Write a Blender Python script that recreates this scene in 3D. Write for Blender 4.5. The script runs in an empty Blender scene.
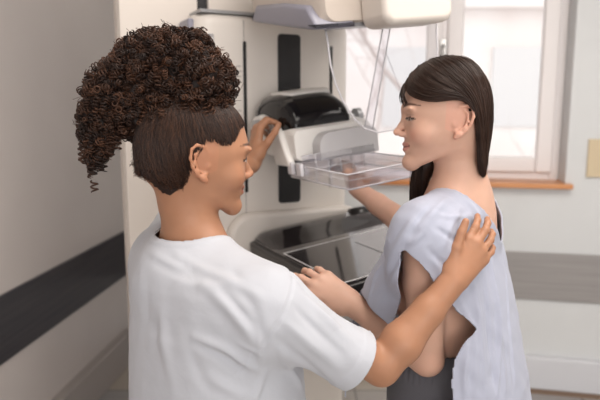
import bpy, bmesh, math, random
import numpy as np
from mathutils import Vector, Matrix
random.seed(7); rng = np.random.default_rng(7)
C = bpy.context.scene.collection
SC = bpy.context.scene
# ------------------------------------------------------------------ camera, world, light, exposure
CAM_H, PITCH, FPX = 1.52, math.radians(8.8), 583.33
cd = bpy.data.cameras.new('camera'); cam = bpy.data.objects.new('camera', cd); C.objects.link(cam)
cam.location = (0, 0, CAM_H); cam.rotation_euler = (math.pi/2 - PITCH, 0, 0)
cd.lens = 35.0; cd.sensor_width = 36.0; cd.clip_start = 0.05
cd.dof.use_dof = True; cd.dof.focus_distance = 1.13; cd.dof.aperture_fstop = 3.2
SC.camera = cam
SC.view_settings.view_transform = 'Standard'; SC.view_settings.look = 'None'
SC.view_settings.gamma = 1.0; SC.view_settings.use_curve_mapping = False
SC.view_settings.exposure = 0.24
world = bpy.data.worlds.new('world'); SC.world = world; world.use_nodes = True
wb = world.node_tree.nodes['Background']
wb.inputs[0].default_value = (1.0, 0.97, 0.95, 1); wb.inputs[1].default_value = 1.4
def area(name, loc, target, size, power, col):
    l = bpy.data.lights.new(name, 'AREA'); l.shape = 'RECTANGLE'; l.size, l.size_y = size; l.energy = power; l.color = col
    o = bpy.data.objects.new(name, l); C.objects.link(o); o.location = loc
    o.rotation_euler = (Vector(target) - Vector(loc)).to_track_quat('-Z', 'Y').to_euler(); return o
sl = bpy.data.lights.new('daylight_sun', 'SUN'); sl.energy = 2.6; sl.angle = math.radians(40); sl.color = (1.0, .97, .95)
so_ = bpy.data.objects.new('daylight_sun', sl); C.objects.link(so_); so_.location = (3, 8, 6); so_.rotation_euler = Vector((-.42, -1, -.55)).to_track_quat('-Z', 'Y').to_euler()
area('overhead_fill_light', (0.75, 1.0, 2.68), (0.55, 1.25, 0), (1.6, 1.2), 34, (1.0, 0.93, 0.86))  # added unseen fill from above to brighten the machine, no fixture modelled
area('camera_side_fill', (1.3, -1.8, 1.9), (0.1, 1.6, 1.2), (2.2, 1.6), 34, (1.0, 0.96, 0.93))  # added soft fill behind the camera, not a modelled window

# ------------------------------------------------------------------ geometry helpers
def P(px, py, y):
    a, b = px - 300.0, 200.0 - py
    r = np.array([a, FPX*math.cos(PITCH) + b*math.sin(PITCH), -FPX*math.sin(PITCH) + b*math.cos(PITCH)])
    return np.array([0, 0, CAM_H]) + r * (y / r[1])
def proj(w):
    w = np.asarray(w, float) - np.array([0, 0, CAM_H])
    d = w[..., 1]*math.cos(PITCH) - w[..., 2]*math.sin(PITCH); u = w[..., 1]*math.sin(PITCH) + w[..., 2]*math.cos(PITCH)
    return np.stack([300 + FPX*w[..., 0]/d, 200 - FPX*u/d, d], -1)
def nrm(v): v = np.asarray(v, float); return v / (np.linalg.norm(v) + 1e-12)

def mesh_np(name, V, F, smooth=True):
    V = np.asarray(V, np.float32); F = np.asarray(F, np.int32); k = F.shape[1]
    me = bpy.data.meshes.new(name)
    me.vertices.add(len(V)); me.vertices.foreach_set('co', V.ravel())
    me.loops.add(F.size); me.loops.foreach_set('vertex_index', F.ravel())
    me.polygons.add(len(F)); me.polygons.foreach_set('loop_start', np.arange(0, F.size, k, dtype=np.int32))
    me.polygons.foreach_set('use_smooth', np.full(len(F), smooth))
    me.update(calc_edges=True); me.validate(); return me
def link(name, me, mat=None, parent=None):
    o = bpy.data.objects.new(name, me); C.objects.link(o)
    if mat:
        for m in (mat if isinstance(mat, (list, tuple)) else [mat]): me.materials.append(m)
    if parent: o.parent = parent
    return o
def tag(o, label=None, cat=None, group=None, kind=None):
    if label: o['label'] = label
    if cat: o['category'] = cat
    if group: o['group'] = group
    if kind: o['kind'] = kind
    return o
def empty(name, loc, rz=0.0, rot=None):
    o = bpy.data.objects.new(name, None); C.objects.link(o); o.location = loc; o.rotation_euler = rot or (0, 0, rz)
    o.empty_display_size = .05; return o
def bm_obj(name, bm, mat, parent=None, smooth=False, bev=0.0, seg=2, ang=40):
    bmesh.ops.recalc_face_normals(bm, faces=bm.faces)
    me = bpy.data.meshes.new(name); bm.to_mesh(me); bm.free()
    o = link(name, me, mat, parent)
    if bev:
        b = o.modifiers.new('bevel', 'BEVEL'); b.width = bev; b.segments = seg; b.limit_method = 'ANGLE'; b.angle_limit = math.radians(35)
    if smooth or bev:
        for p in me.polygons: p.use_smooth = True
        if bev: 
            wn = o.modifiers.new('wn', 'WEIGHTED_NORMAL'); wn.keep_sharp = True
    return o
def add_box(bm, lo, hi):
    vs = [bm.verts.new((x, y, z)) for x in (lo[0], hi[0]) for y in (lo[1], hi[1]) for z in (lo[2], hi[2])]
    for f in ((0,1,3,2),(4,6,7,5),(0,4,5,1),(2,3,7,6),(0,2,6,4),(1,5,7,3)): bm.faces.new([vs[i] for i in f])
def box(name, lo, hi, mat, parent=None, bev=0.0, seg=3):
    bm = bmesh.new(); add_box(bm, lo, hi); return bm_obj(name, bm, mat, parent, bev=bev, seg=seg)
def add_prism(bm, pts, axis, a, b):
    """pts: 2D outline in the two other axes; extruded from a to b along axis"""
    def mk(p, t):
        l = list(p); l.insert(axis, t); return bm.verts.new(l)
    A = [mk(p, a) for p in pts]; B_ = [mk(p, b) for p in pts]; n = len(pts)
    bm.faces.new(A); bm.faces.new(list(reversed(B_)))
    for i in range(n): bm.faces.new([A[i], B_[i], B_[(i+1) % n], A[(i+1) % n]])
def rrect(x0, x1, z0, z1, r, n=6, rs=None):
    rs = rs or (r, r, r, r)   # bl, br, tr, tl
    out = []
    for (cx, cz, a0, rr) in ((x0+rs[0], z0+rs[0], 180, rs[0]), (x1-rs[1], z0+rs[1], 270, rs[1]), (x1-rs[2], z1-rs[2], 0, rs[2]), (x0+rs[3], z1-rs[3], 90, rs[3])):
        for i in range(n+1):
            t = math.radians(a0 + 90*i/n); out.append((cx + rr*math.cos(t), cz + rr*math.sin(t)))
    return out
def add_loft(bm, rings, cap=True):
    R = [[bm.verts.new(p) for p in r] for r in rings]; n = len(R[0])
    for a, b in zip(R, R[1:]):
        for i in range(n): bm.faces.new([a[i], a[(i+1) % n], b[(i+1) % n], b[i]])
    if cap: bm.faces.new(list(reversed(R[0]))); bm.faces.new(R[-1])
def tubes_np(paths, radii, sides=4):
    """paths: (N,K,3); radii: (N,K) -> verts, quads; parallel frame from a fixed reference"""
    Pt = np.asarray(paths, float); N, K, _ = Pt.shape
    T = np.gradient(Pt, axis=1); T /= np.linalg.norm(T, axis=2, keepdims=True) + 1e-9
    ref = np.zeros_like(T); ref[...] = [0.31, 0.52, 0.79]
    U = np.cross(T, ref); U /= np.linalg.norm(U, axis=2, keepdims=True) + 1e-9
    W = np.cross(T, U)
    a = np.arange(sides) * 2*np.pi/sides
    V = Pt[:, :, None, :] + radii[:, :, None, None] * (np.cos(a)[None, None, :, None]*U[:, :, None, :] + np.sin(a)[None, None, :, None]*W[:, :, None, :])
    idx = np.arange(N*K*sides).reshape(N, K, sides)
    a0 = idx[:, :-1, :]; a1 = np.roll(a0, -1, 2); b0 = idx[:, 1:, :]; b1 = np.roll(b0, -1, 2)
    F = np.stack([a0, a1, b1, b0], -1).reshape(-1, 4)
    return V.reshape(-1, 3), F
def add_tube(bm, pts, r, sides=10, closed=False):
    pts = [Vector(p) for p in pts]; n = len(pts); rings = []
    up = Vector((0.13, 0.21, 0.97))
    for i, p in enumerate(pts):
        if closed: t = (pts[(i+1) % n] - pts[i-1]).normalized()
        else: t = (pts[min(i+1, n-1)] - pts[max(i-1, 0)]).normalized()
        u = t.cross(up); 
        if u.length < .05: u = t.cross(Vector((1, 0, 0)))
        u.normalize(); w = t.cross(u)
        rr = r[i] if isinstance(r, (list, tuple)) else r
        rings.append([bm.verts.new(p + rr*(math.cos(2*math.pi*k/sides)*u + math.sin(2*math.pi*k/sides)*w)) for k in range(sides)])
    rng_ = range(n if closed else n-1)
    for i in rng_:
        a, b = rings[i], rings[(i+1) % n]
        for k in range(sides): bm.faces.new([a[k], a[(k+1) % sides], b[(k+1) % sides], b[k]])
    if not closed: bm.faces.new(list(reversed(rings[0]))); bm.faces.new(rings[-1])

# ------------------------------------------------------------------ implicit surfaces (grid + surface nets)
def gsm(a, b, k):
    if k <= 0: return np.minimum(a, b)
    h = np.clip(.5 + .5*(b - a)/k, 0, 1); return b*(1-h) + a*h - k*h*(1-h)
class Vol:
    def __init__(s, lo, hi, h):
        s.lo = np.array(lo, float); s.h = h; s.n = np.ceil((np.array(hi) - s.lo)/h).astype(int) + 1
        s.ax = [(s.lo[i] + h*np.arange(s.n[i])).astype(np.float32) for i in range(3)]
        s.D = np.full(s.n, 0.5, np.float32)
    def sl(s, lo, hi):
        a = np.clip(np.floor((np.array(lo) - s.lo)/s.h).astype(int), 0, s.n); b = np.clip(np.ceil((np.array(hi) - s.lo)/s.h).astype(int) + 1, 0, s.n)
        return tuple(slice(i, j) for i, j in zip(a, b))
    def apply(s, fn, lo, hi, k=0.01, mode='add'):
        m = k + 4*s.h; q = s.sl(np.array(lo) - m, np.array(hi) + m)
        if any(t.start >= t.stop for t in q): return
        X = s.ax[0][q[0]][:, None, None]; Y = s.ax[1][q[1]][None, :, None]; Z = s.ax[2][q[2]][None, None, :]
        d = np.asarray(fn(X, Y, Z), np.float32)
        if mode == 'add': s.D[q] = gsm(s.D[q], d, k)
        elif mode == 'sub': s.D[q] = -gsm(-s.D[q], d, k)
    def cap(s, a, b, ra, rb, k=0.01, flat=None, mode='add'):
        a = np.array(a, float); b = np.array(b, float); ba = b - a; L2 = float(ba @ ba) + 1e-12; R = max(ra, rb)
        def fn(X, Y, Z):
            x, y, z = X-a[0], Y-a[1], Z-a[2]
            t = np.clip((x*ba[0] + y*ba[1] + z*ba[2])/L2, 0, 1)
            x = x - t*ba[0]; y = y - t*ba[1]; z = z - t*ba[2]
            if flat is not None:
                n, f = flat; q = (x*n[0] + y*n[1] + z*n[2])*(f-1); x = x + q*n[0]; y = y + q*n[1]; z = z + q*n[2]
            d = np.sqrt(x*x + y*y + z*z) - (ra + (rb-ra)*t)
            return d/(flat[1] if flat is not None and flat[1] > 1 else 1) if flat is not None else d
        s.apply(fn, np.minimum(a, b) - R*1.3, np.maximum(a, b) + R*1.3, k, mode)
    def chain(s, pts, rs, k=0.01, flat=None):
        for i in range(len(pts)-1): s.cap(pts[i], pts[i+1], rs[i], rs[i+1], k, flat)
    def ell(s, c, M, r, k=0.01, mode='add'):
        """M rows = local axes in world"""
        c = np.array(c, float); R = max(r)
        def fn(X, Y, Z):
            x, y, z = X-c[0], Y-c[1], Z-c[2]
            u = [M[i][0]*x + M[i][1]*y + M[i][2]*z for i in range(3)]
            k0 = np.sqrt(sum((u[i]/r[i])**2 for i in range(3))); k1 = np.sqrt(sum((u[i]/r[i]**2)**2 for i in range(3))) + 1e-6
            return k0*(k0-1)/k1
        s.apply(fn, c - R, c + R, k, mode)
    def net(s):
        D = s.D; neg = D < 0; n = s.n
        c = np.zeros(tuple(n-1), np.int8)
        for i in (0, 1):
            for j in (0, 1):
                for k in (0, 1): c += neg[i:n[0]-1+i, j:n[1]-1+j, k:n[2]-1+k]
        ci = np.argwhere((c > 0) & (c < 8)); idx = np.full(tuple(n-1), -1, np.int32); idx[tuple(ci.T)] = np.arange(len(ci))
        acc = np.zeros((len(ci), 3)); cnt = np.zeros(len(ci))
        cor = [(i, j, k) for i in (0, 1) for j in (0, 1) for k in (0, 1)]
        val = {q: D[ci[:, 0]+q[0], ci[:, 1]+q[1], ci[:, 2]+q[2]] for q in cor}
        for q in cor:
            for a in range(3):
                if q[a] == 0:
                    r = list(q); r[a] = 1; r = tuple(r); va, vb = val[q], val[r]; m = (va < 0) != (vb < 0)
                    t = va[m]/(va[m]-vb[m]); p = np.tile(np.array(q, float), (m.sum(), 1)); p[:, a] += t
                    acc[m] += p; cnt[m] += 1
        V = s.lo + s.h*(ci + acc/cnt[:, None])
        F = []
        for a in range(3):
            b, e = (a+1) % 3, (a+2) % 3
            s0 = [slice(None)]*3; s1 = [slice(None)]*3; s0[a] = slice(0, n[a]-1); s1[a] = slice(1, n[a])
            na, nb = neg[tuple(s0)], neg[tuple(s1)]; E = np.argwhere(na != nb)
            ok = (E[:, b] > 0) & (E[:, e] > 0) & (E[:, b] < n[b]-1) & (E[:, e] < n[e]-1); E = E[ok]
            fl = na[tuple(E.T)]
            def g(db, de):
                q = E.copy(); q[:, b] -= db; q[:, e] -= de; return idx[tuple(q.T)]
            q = np.stack([g(1, 1), g(0, 1), g(0, 0), g(1, 0)], 1)
            q[~fl] = q[~fl][:, ::-1]; F.append(q)
        F = np.concatenate(F); F = F[(F >= 0).all(1)]
        return V, F
def edges_of(F):
    k = F.shape[1]; E = np.concatenate([F[:, [i, (i+1) % k]] for i in range(k)]); E.sort(1); return np.unique(E, axis=0)
def smooth(V, F, it=2, w=0.5, mask=None):
    E = edges_of(F); n = len(V); cnt = np.bincount(E.ravel(), minlength=n)[:, None] + 1e-9
    for _ in range(it):
        A = np.stack([np.bincount(E[:, 0], V[E[:, 1], i], n) + np.bincount(E[:, 1], V[E[:, 0], i], n) for i in range(3)], 1)/cnt
        d = w*(A - V)
        if mask is not None: d *= mask[:, None]
        V = V + d
    return V
def normals(V, F):
    a = V[F[:, 2]] - V[F[:, 0]]; b = V[F[:, 3]] - V[F[:, 1]]; n = np.cross(a, b); N = np.zeros_like(V)
    for i in range(3):
        N[:, i] = sum(np.bincount(F[:, k], n[:, i], len(V)) for k in range(4))
    return N/(np.linalg.norm(N, axis=1, keepdims=True) + 1e-12)
def cut_open(V, F, c):
    """remove where c<0; snap the border onto c=0"""
    val = c(V); keep = (val[F] > 0).any(1); F = F[keep]
    used = np.zeros(len(V), bool); used[F.ravel()] = True; m = used & (val <= 0)
    for _ in range(3):
        p = V[m]; v = c(p); g = np.zeros_like(p); e = 1e-3
        for i in range(3):
            q = p.copy(); q[:, i] += e; g[:, i] = (c(q) - v)/e
        gl = (g**2).sum(1, keepdims=True) + 1e-3; st = -v[:, None]*g/gl; ln = np.linalg.norm(st, axis=1, keepdims=True)
        st *= np.minimum(1, .004/(ln + 1e-9)); V[m] = p + st
    remap = np.full(len(V), -1); ids = np.flatnonzero(used); remap[ids] = np.arange(len(ids))
    return V[ids], remap[F]
def vnoise(p, f, seed=0):
    """smooth pseudo noise from a few random sinusoids"""
    r = np.random.default_rng(seed); out = np.zeros(len(p))
    for i in range(7):
        k = nrm(r.normal(size=3))*f*r.uniform(.6, 1.5); out += np.sin(p @ k*6.283 + r.uniform(0, 6.28))
    return out/4
def snap_pt(px, py, V, Q):
    d = (Q[:, 0]-px)**2 + (Q[:, 1]-py)**2; near = np.flatnonzero(d < max(9.0, d.min()+4)); return V[near[np.argmin(Q[near, 2])]]
def fold(V, N, Q, pts, w, amp, taper=True):
    """a crease or ridge of cloth along a line over the surface"""
    pl = np.array([snap_pt(x, y, V, Q) for x, y in pts]); t_ = np.linspace(0, 1, len(pl)); tt = np.linspace(0, 1, 4*len(pl))
    fine = np.stack([np.interp(tt, t_, pl[:, i]) for i in range(3)], 1)
    for _ in range(3): fine[1:-1] = .25*fine[:-2] + .5*fine[1:-1] + .25*fine[2:]
    m = ((V > fine.min(0) - 3*w) & (V < fine.max(0) + 3*w)).all(1); v = V[m]; bd = np.full(len(v), 9.0); t = np.zeros(len(v)); K = len(fine)-1
    for k in range(K):
        a, e = fine[k], fine[k+1]-fine[k]; h = np.clip((v-a) @ e/(e @ e + 1e-12), 0, 1); dd = ((v - a - h[:, None]*e)**2).sum(1); q = dd < bd
        bd[q] = dd[q]; t[q] = (k + h[q])/K
    d = np.sqrt(bd)
    e = np.sin(np.pi*np.clip(t*.9+.05, 0, 1))**.6 if taper else 1.0
    g = np.exp(-(d/w)**2)*1.3 - .45*np.exp(-(d/(2.1*w))**2)
    V[m] += N[m]*(amp*e*g)[:, None]

# ------------------------------------------------------------------ materials
def mat(name, col, rough=0.5, metal=0.0, spec=0.5, **kw):
    m = bpy.data.materials.new(name); m.use_nodes = True; b = m.node_tree.nodes['Principled BSDF']
    b.inputs['Base Color'].default_value = (*col, 1); b.inputs['Roughness'].default_value = rough; b.inputs['Metallic'].default_value = metal
    b.inputs['Specular IOR Level'].default_value = spec
    for k, v in kw.items(): b.inputs[k].default_value = v
    return m
def lk(m, a, b): m.node_tree.links.new(a, b)
def nd(m, t, **kw):
    n = m.node_tree.nodes.new(t)
    for k, v in kw.items(): setattr(n, k, v)
    return n
def noise_color(m, c1, c2, scale, detail=4, stretch=None, bump=0.0, bscale=None):
    nt = m.node_tree; b = nt.nodes['Principled BSDF']; tc = nd(m, 'ShaderNodeTexCoord'); mp = nd(m, 'ShaderNodeMapping')
    if stretch: mp.inputs['Scale'].default_value = stretch
    lk(m, tc.outputs['Object'], mp.inputs[0]); n = nd(m, 'ShaderNodeTexNoise'); n.inputs['Scale'].default_value = scale; n.inputs['Detail'].default_value = detail
    lk(m, mp.outputs[0], n.inputs['Vector']); r = nd(m, 'ShaderNodeValToRGB'); r.color_ramp.elements[0].position = .35; r.color_ramp.elements[1].position = .65
    r.color_ramp.elements[0].color = (*c1, 1); r.color_ramp.elements[1].color = (*c2, 1); lk(m, n.outputs['Fac'], r.inputs[0]); lk(m, r.outputs[0], b.inputs['Base Color'])
    if bump:
        n2 = nd(m, 'ShaderNodeTexNoise'); n2.inputs['Scale'].default_value = bscale or scale*3; lk(m, mp.outputs[0], n2.inputs['Vector'])
        bp = nd(m, 'ShaderNodeBump'); bp.inputs['Strength'].default_value = bump; bp.inputs['Distance'].default_value = .002
        lk(m, n2.outputs['Fac'], bp.inputs['Height']); lk(m, bp.outputs[0], b.inputs['Normal'])
    return m
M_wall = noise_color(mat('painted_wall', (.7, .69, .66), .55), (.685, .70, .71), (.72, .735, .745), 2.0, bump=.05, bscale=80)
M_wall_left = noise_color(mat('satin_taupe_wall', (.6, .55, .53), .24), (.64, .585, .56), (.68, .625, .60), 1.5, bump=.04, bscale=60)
M_ceil = mat('ceiling_paint', (.8, .79, .77), .7)
M_floor = mat('floor_tiles', (.5, .45, .4), .35)
nt = M_floor.node_tree; br = nd(M_floor, 'ShaderNodeTexBrick'); tc = nd(M_floor, 'ShaderNodeTexCoord'); lk(M_floor, tc.outputs['Object'], br.inputs['Vector'])
br.offset = 0; br.inputs['Color1'].default_value = (.52, .46, .38, 1); br.inputs['Color2'].default_value = (.38, .37, .38, 1); br.inputs['Mortar'].default_value = (.25, .23, .21, 1)
br.inputs['Scale'].default_value = 1; br.inputs['Brick Width'].default_value = .3; br.inputs['Row Height'].default_value = .3; br.inputs['Mortar Size'].default_value = .006
lk(M_floor, br.outputs['Color'], nt.nodes['Principled BSDF'].inputs['Base Color'])
M_band = noise_color(mat('grey_wall_guard', (.3, .28, .27), .4), (.30, .285, .28), (.36, .34, .335), 6, stretch=(.4, .4, 14), bump=.08)
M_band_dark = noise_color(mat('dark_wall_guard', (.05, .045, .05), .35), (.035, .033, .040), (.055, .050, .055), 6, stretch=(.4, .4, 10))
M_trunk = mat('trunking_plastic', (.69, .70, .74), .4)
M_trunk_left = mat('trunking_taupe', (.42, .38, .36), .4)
M_sill = noise_color(mat('varnished_sill', (.62, .25, .09), .3), (.50, .19, .06), (.66, .29, .11), 3, stretch=(1, 8, 8))
M_frame = mat('white_window_frame', (.88, .84, .84), .35)
M_glass = mat('window_glass', (1, 1, 1), .0, **{'Transmission Weight': 1.0, 'IOR': 1.05})
M_metal = mat('brushed_metal', (.55, .54, .53), .3, 1.0)
M_white = noise_color(mat('machine_white', (.75, .70, .65), .35), (.73, .68, .63), (.76, .71, .66), 3)
M_white2 = mat('machine_light', (.80, .78, .75), .3)
M_beige = mat('machine_beige', (.56, .49, .43), .35)
M_cab = mat('cabinet_offwhite', (.70, .64, .585), .4)
M_purple = mat('machine_violet_grey', (.27, .265, .32), .35)
M_grey = mat('machine_grey', (.52, .51, .52), .35)
M_dgrey = mat('knob_grey', (.33, .33, .34), .3, .2)
M_black = mat('black_track', (.012, .011, .012), .45)
M_gloss = mat('glossy_black', (.008, .007, .008), .10, 0, .35)
M_carbon = mat('carbon_tabletop', (.024, .020, .021), .12, 0, .5, **{'Coat Weight': .45, 'Coat Roughness': .03})
M_rim = mat('black_rim', (.020, .018, .018), .28)
M_line = mat('white_marking', (.8, .8, .8), .4)
M_screen = mat('grey_screen', (.40, .39, .40), .25)
M_mark = mat('grey_print', (.45, .42, .40), .5)
def acrylic(name, tint, dens):
    m = bpy.data.materials.new(name); m.use_nodes = True; nt = m.node_tree; nt.nodes.clear()
    out = nt.nodes.new('ShaderNodeOutputMaterial'); tr = nt.nodes.new('ShaderNodeBsdfTransparent'); tr.inputs[0].default_value = (*tint, 1)
    gl = nt.nodes.new('ShaderNodeBsdfGlossy'); gl.inputs['Roughness'].default_value = .04; gl.inputs[0].default_value = (1, 1, 1, 1)
    lw = nt.nodes.new('ShaderNodeLayerWeight'); lw.inputs[0].default_value = .35
    mr = nt.nodes.new('ShaderNodeMapRange'); mr.inputs['To Min'].default_value = dens; mr.inputs['To Max'].default_value = min(1, dens + .35)
    mx = nt.nodes.new('ShaderNodeMixShader'); nt.links.new(lw.outputs['Fresnel'], mr.inputs['Value']); nt.links.new(mr.outputs[0], mx.inputs[0])
    nt.links.new(tr.outputs[0], mx.inputs[1]); nt.links.new(gl.outputs[0], mx.inputs[2]); nt.links.new(mx.outputs[0], out.inputs[0]); return m
M_acr = acrylic('clear_acrylic', (.975, .97, .985), .10)
M_shield = acrylic('clear_visor', (.97, .97, .98), .02)
M_edge = mat('acrylic_edge', (.88, .86, .90), .15, **{'Transmission Weight': .3})
def skin(name, base, sss):
    m = mat(name, base, .48, 0, .4); b = m.node_tree.nodes['Principled BSDF']
    at = nd(m, 'ShaderNodeAttribute'); at.attribute_name = 'Col'; n = nd(m, 'ShaderNodeTexNoise'); n.inputs['Scale'].default_value = 28; n.inputs['Detail'].default_value = 5
    tc = nd(m, 'ShaderNodeTexCoord'); lk(m, tc.outputs['Object'], n.inputs['Vector'])
    hs = nd(m, 'ShaderNodeHueSaturation'); mr = nd(m, 'ShaderNodeMapRange'); mr.inputs['To Min'].default_value = .90; mr.inputs['To Max'].default_value = 1.08
    lk(m, n.outputs['Fac'], mr.inputs['Value']); lk(m, mr.outputs[0], hs.inputs['Value']); lk(m, at.outputs['Color'], hs.inputs['Color']); lk(m, hs.outputs[0], b.inputs['Base Color'])
    b.inputs['Subsurface Weight'].default_value = sss; b.inputs['Subsurface Radius'].default_value = (.012, .005, .003); b.inputs['Subsurface Scale'].default_value = 1.0
    n2 = nd(m, 'ShaderNodeTexNoise'); n2.inputs['Scale'].default_value = 350; lk(m, tc.outputs['Object'], n2.inputs['Vector'])
    bp = nd(m, 'ShaderNodeBump'); bp.inputs['Strength'].default_value = .10; bp.inputs['Distance'].default_value = .0006; lk(m, n2.outputs['Fac'], bp.inputs['Height']); lk(m, bp.outputs[0], b.inputs['Normal'])
    return m
M_skin_a = skin('skin_light', (.64, .39, .29), .12)
M_skin_b = skin('skin_tan', (.52, .27, .15), .12)
def cloth(name, col, rough=.85, weave=900, bump=.25, trans=0.0):
    m = mat(name, col, rough, 0, .2, **{'Sheen Weight': .15}); b = m.node_tree.nodes['Principled BSDF']
    tc = nd(m, 'ShaderNodeTexCoord'); n = nd(m, 'ShaderNodeTexNoise'); n.inputs['Scale'].default_value = 22; n.inputs['Detail'].default_value = 3; n.inputs['Distortion'].default_value = .6
    n2 = nd(m, 'ShaderNodeTexNoise'); n2.inputs['Scale'].default_value = weave; lk(m, tc.outputs['Object'], n.inputs['Vector']); lk(m, tc.outputs['Object'], n2.inputs['Vector'])
    b1 = nd(m, 'ShaderNodeBump'); b1.inputs['Strength'].default_value = bump; b1.inputs['Distance'].default_value = .006; lk(m, n.outputs['Fac'], b1.inputs['Height'])
    b2 = nd(m, 'ShaderNodeBump'); b2.inputs['Strength'].default_value = .15; b2.inputs['Distance'].default_value = .0005; lk(m, n2.outputs['Fac'], b2.inputs['Height'])
    lk(m, b1.outputs[0], b2.inputs['Normal']); lk(m, b2.outputs[0], b.inputs['Normal']); return m
M_tunic = cloth('white_cotton', (.50, .515, .56))
M_gown = cloth('pale_blue_cotton', (.40, .42, .51))
M_trouser = cloth('heather_grey_knit', (.11, .107, .12), .9, 400, .2)
M_trouser2 = cloth('white_trouser_cotton', (.72, .72, .74))
M_shoe = mat('shoe_white', (.7, .7, .7), .5)
def hair_mat(name, c1, c2, rough):
    m = mat(name, c1, rough, 0, .35, **{'Anisotropic': .5}); at = nd(m, 'ShaderNodeAttribute'); at.attribute_name = 'Hv'
    r = nd(m, 'ShaderNodeValToRGB'); r.color_ramp.elements[0].color = (*c1, 1); r.color_ramp.elements[1].color = (*c2, 1)
    lk(m, at.outputs['Fac'], r.inputs[0]); lk(m, r.outputs[0], m.node_tree.nodes['Principled BSDF'].inputs['Base Color']); return m
M_hair_a = hair_mat('dark_brown_hair', (.020, .010, .007), (.060, .030, .020), .34)
M_hair_b = hair_mat('curly_brown_hair', (.014, .006, .004), (.105, .045, .024), .50)

# ------------------------------------------------------------------ the room
def struct(o): o['kind'] = 'structure'; return o
struct(box('floor', (-2.2, -3.0, -.06), (3.0, 4.2, 0), M_floor))
struct(box('ceiling', (-2.2, -3.0, 2.75), (3.0, 4.2, 2.82), M_ceil))
# back wall: origin and directions
WA = np.array([1.29, 3.0, 0]); WY = math.radians(12); WD = np.array([math.cos(WY), -math.sin(WY), 0]); WN = np.array([math.sin(WY), math.cos(WY), 0])
def wall_hit(px, py, off=0.0):
    q = P(px, py, 1.0); c = np.array([0, 0, CAM_H]); r = q - c; t = ((WA + WN*off - c) @ WN)/(r @ WN); w = c + t*r
    return (w - WA) @ WD, w[2]
room = Matrix(((WD[0], WN[0], 0, WA[0]), (WD[1], WN[1], 0, WA[1]), (0, 0, 1, 0), (0, 0, 0, 1)))
def at_wall(o): o.matrix_world = room; return o
tR, zS = wall_hit(565, 184); tL = wall_hit(338, 100)[0] - .35; zTop = 2.35; tE = 1.5
bm = bmesh.new()
add_box(bm, (-3.2, 0, 0), (tE, .32, zS)); add_box(bm, (-3.2, 0, zTop), (tE, .32, 2.75)); add_box(bm, (-3.2, 0, zS), (tL, .32, zTop)); add_box(bm, (tR, 0, zS), (tE, .32, zTop))
struct(at_wall(bm_obj('wall_back', bm, M_wall)))
bm = bmesh.new(); add_box(bm, (0, -6, 0), (.15, .6, 2.75)); o = struct(bm_obj('wall_right', bm, M_wall)); o.matrix_world = room @ Matrix.Translation((tE, 0, 0))
# left wall
LD = nrm([.096, 1, 0]); LA = np.array([-1.39, 0, 0]); leftm = Matrix(((LD[0], -LD[1], 0, LA[0]), (LD[1], LD[0], 0, LA[1]), (0, 0, 1, 0), (0, 0, 0, 1)))
def on_left(o): o.matrix_world = leftm; return o
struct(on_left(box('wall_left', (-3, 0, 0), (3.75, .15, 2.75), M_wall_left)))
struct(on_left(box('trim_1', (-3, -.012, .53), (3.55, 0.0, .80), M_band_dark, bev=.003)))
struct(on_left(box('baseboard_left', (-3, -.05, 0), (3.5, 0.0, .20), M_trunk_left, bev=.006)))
zb1, zb0 = wall_hit(555, 253)[1], wall_hit(555, 300.5)[1]; zt1, zt0 = wall_hit(555, 356)[1], wall_hit(555, 384)[1]
struct(at_wall(box('trim_2', (-2.6, -.012, zb0), (tE, 0, zb1), M_band, bev=.003)))
bm = bmesh.new(); add_box(bm, (-2.6, -.05, .03), (tE, 0, zt1)); o = struct(at_wall(bm_obj('baseboard_back', bm, M_trunk, bev=.008)))
bm = bmesh.new(); add_box(bm, (-2.6, -.04, .0), (tE, 0, .03)); struct(at_wall(bm_obj('trim_3', bm, mat('brown_skirting', (.25, .17, .12), .5))))
# window: frame set back in the reveal, mullion, casement, glass
fy = .16
w1 = at_wall(empty('window_1', (0, 0, 0))); w1['kind'] = 'structure'
tm0, tm1 = wall_hit(436, 60, fy)[0], wall_hit(452, 60, fy)[0]
def frame_ring(bm, x0, x1, z0, z1, w, y0, y1):
    add_box(bm, (x0, y0, z0), (x0+w, y1, z1)); add_box(bm, (x1-w, y0, z0), (x1, y1, z1))
    add_box(bm, (x0+w, y0, z0), (x1-w, y1, z0+w)); add_box(bm, (x0+w, y0, z1-w), (x1-w, y1, z1))
bm = bmesh.new(); frame_ring(bm, tL, tR, zS+.0, zTop, .05, fy, fy+.07); add_box(bm, (tm0+.01, fy, zS+.05), (tm1-.01, fy+.07, zTop-.05))
bm_obj('window_frame', bm, M_frame, w1, bev=.006)
zg = wall_hit(500, 143, fy)[1]; tg = wall_hit(538, 100, fy)[0]
for (a, b) in ((tL+.04, tm0+.03), (tm1-.03, tR-.04)):
    bm = bmesh.new(); frame_ring(bm, a, b, zS+.04, zTop-.04, .085, fy-.025, fy+.03); c = bm_obj('casement', bm, M_frame, w1, bev=.012)
    box('glass_pane', (a+.08, fy+.0, zS+.11), (b-.08, fy+.004, zTop-.12), M_glass, c)
hx, hz = wall_hit(443, 47, fy)
h = box('window_handle_plate', (hx-.018, fy-.04, hz-.05), (hx+.018, fy-.026, hz+.04), M_metal, w1, bev=.004)
bm = bmesh.new(); add_tube(bm, [(hx, fy-.04, hz), (hx, fy-.075, hz), (hx, fy-.08, hz-.02), (hx, fy-.08, hz-.11)], .009, 10); bm_obj('window_handle', bm, M_metal, w1, smooth=True)
struct(at_wall(box('trim_4', (tL, -.05, zS-.022), (tR+.03, fy, zS+.004), M_sill, bev=.004)))
w1.children[0].name = 'window_frame'
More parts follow.
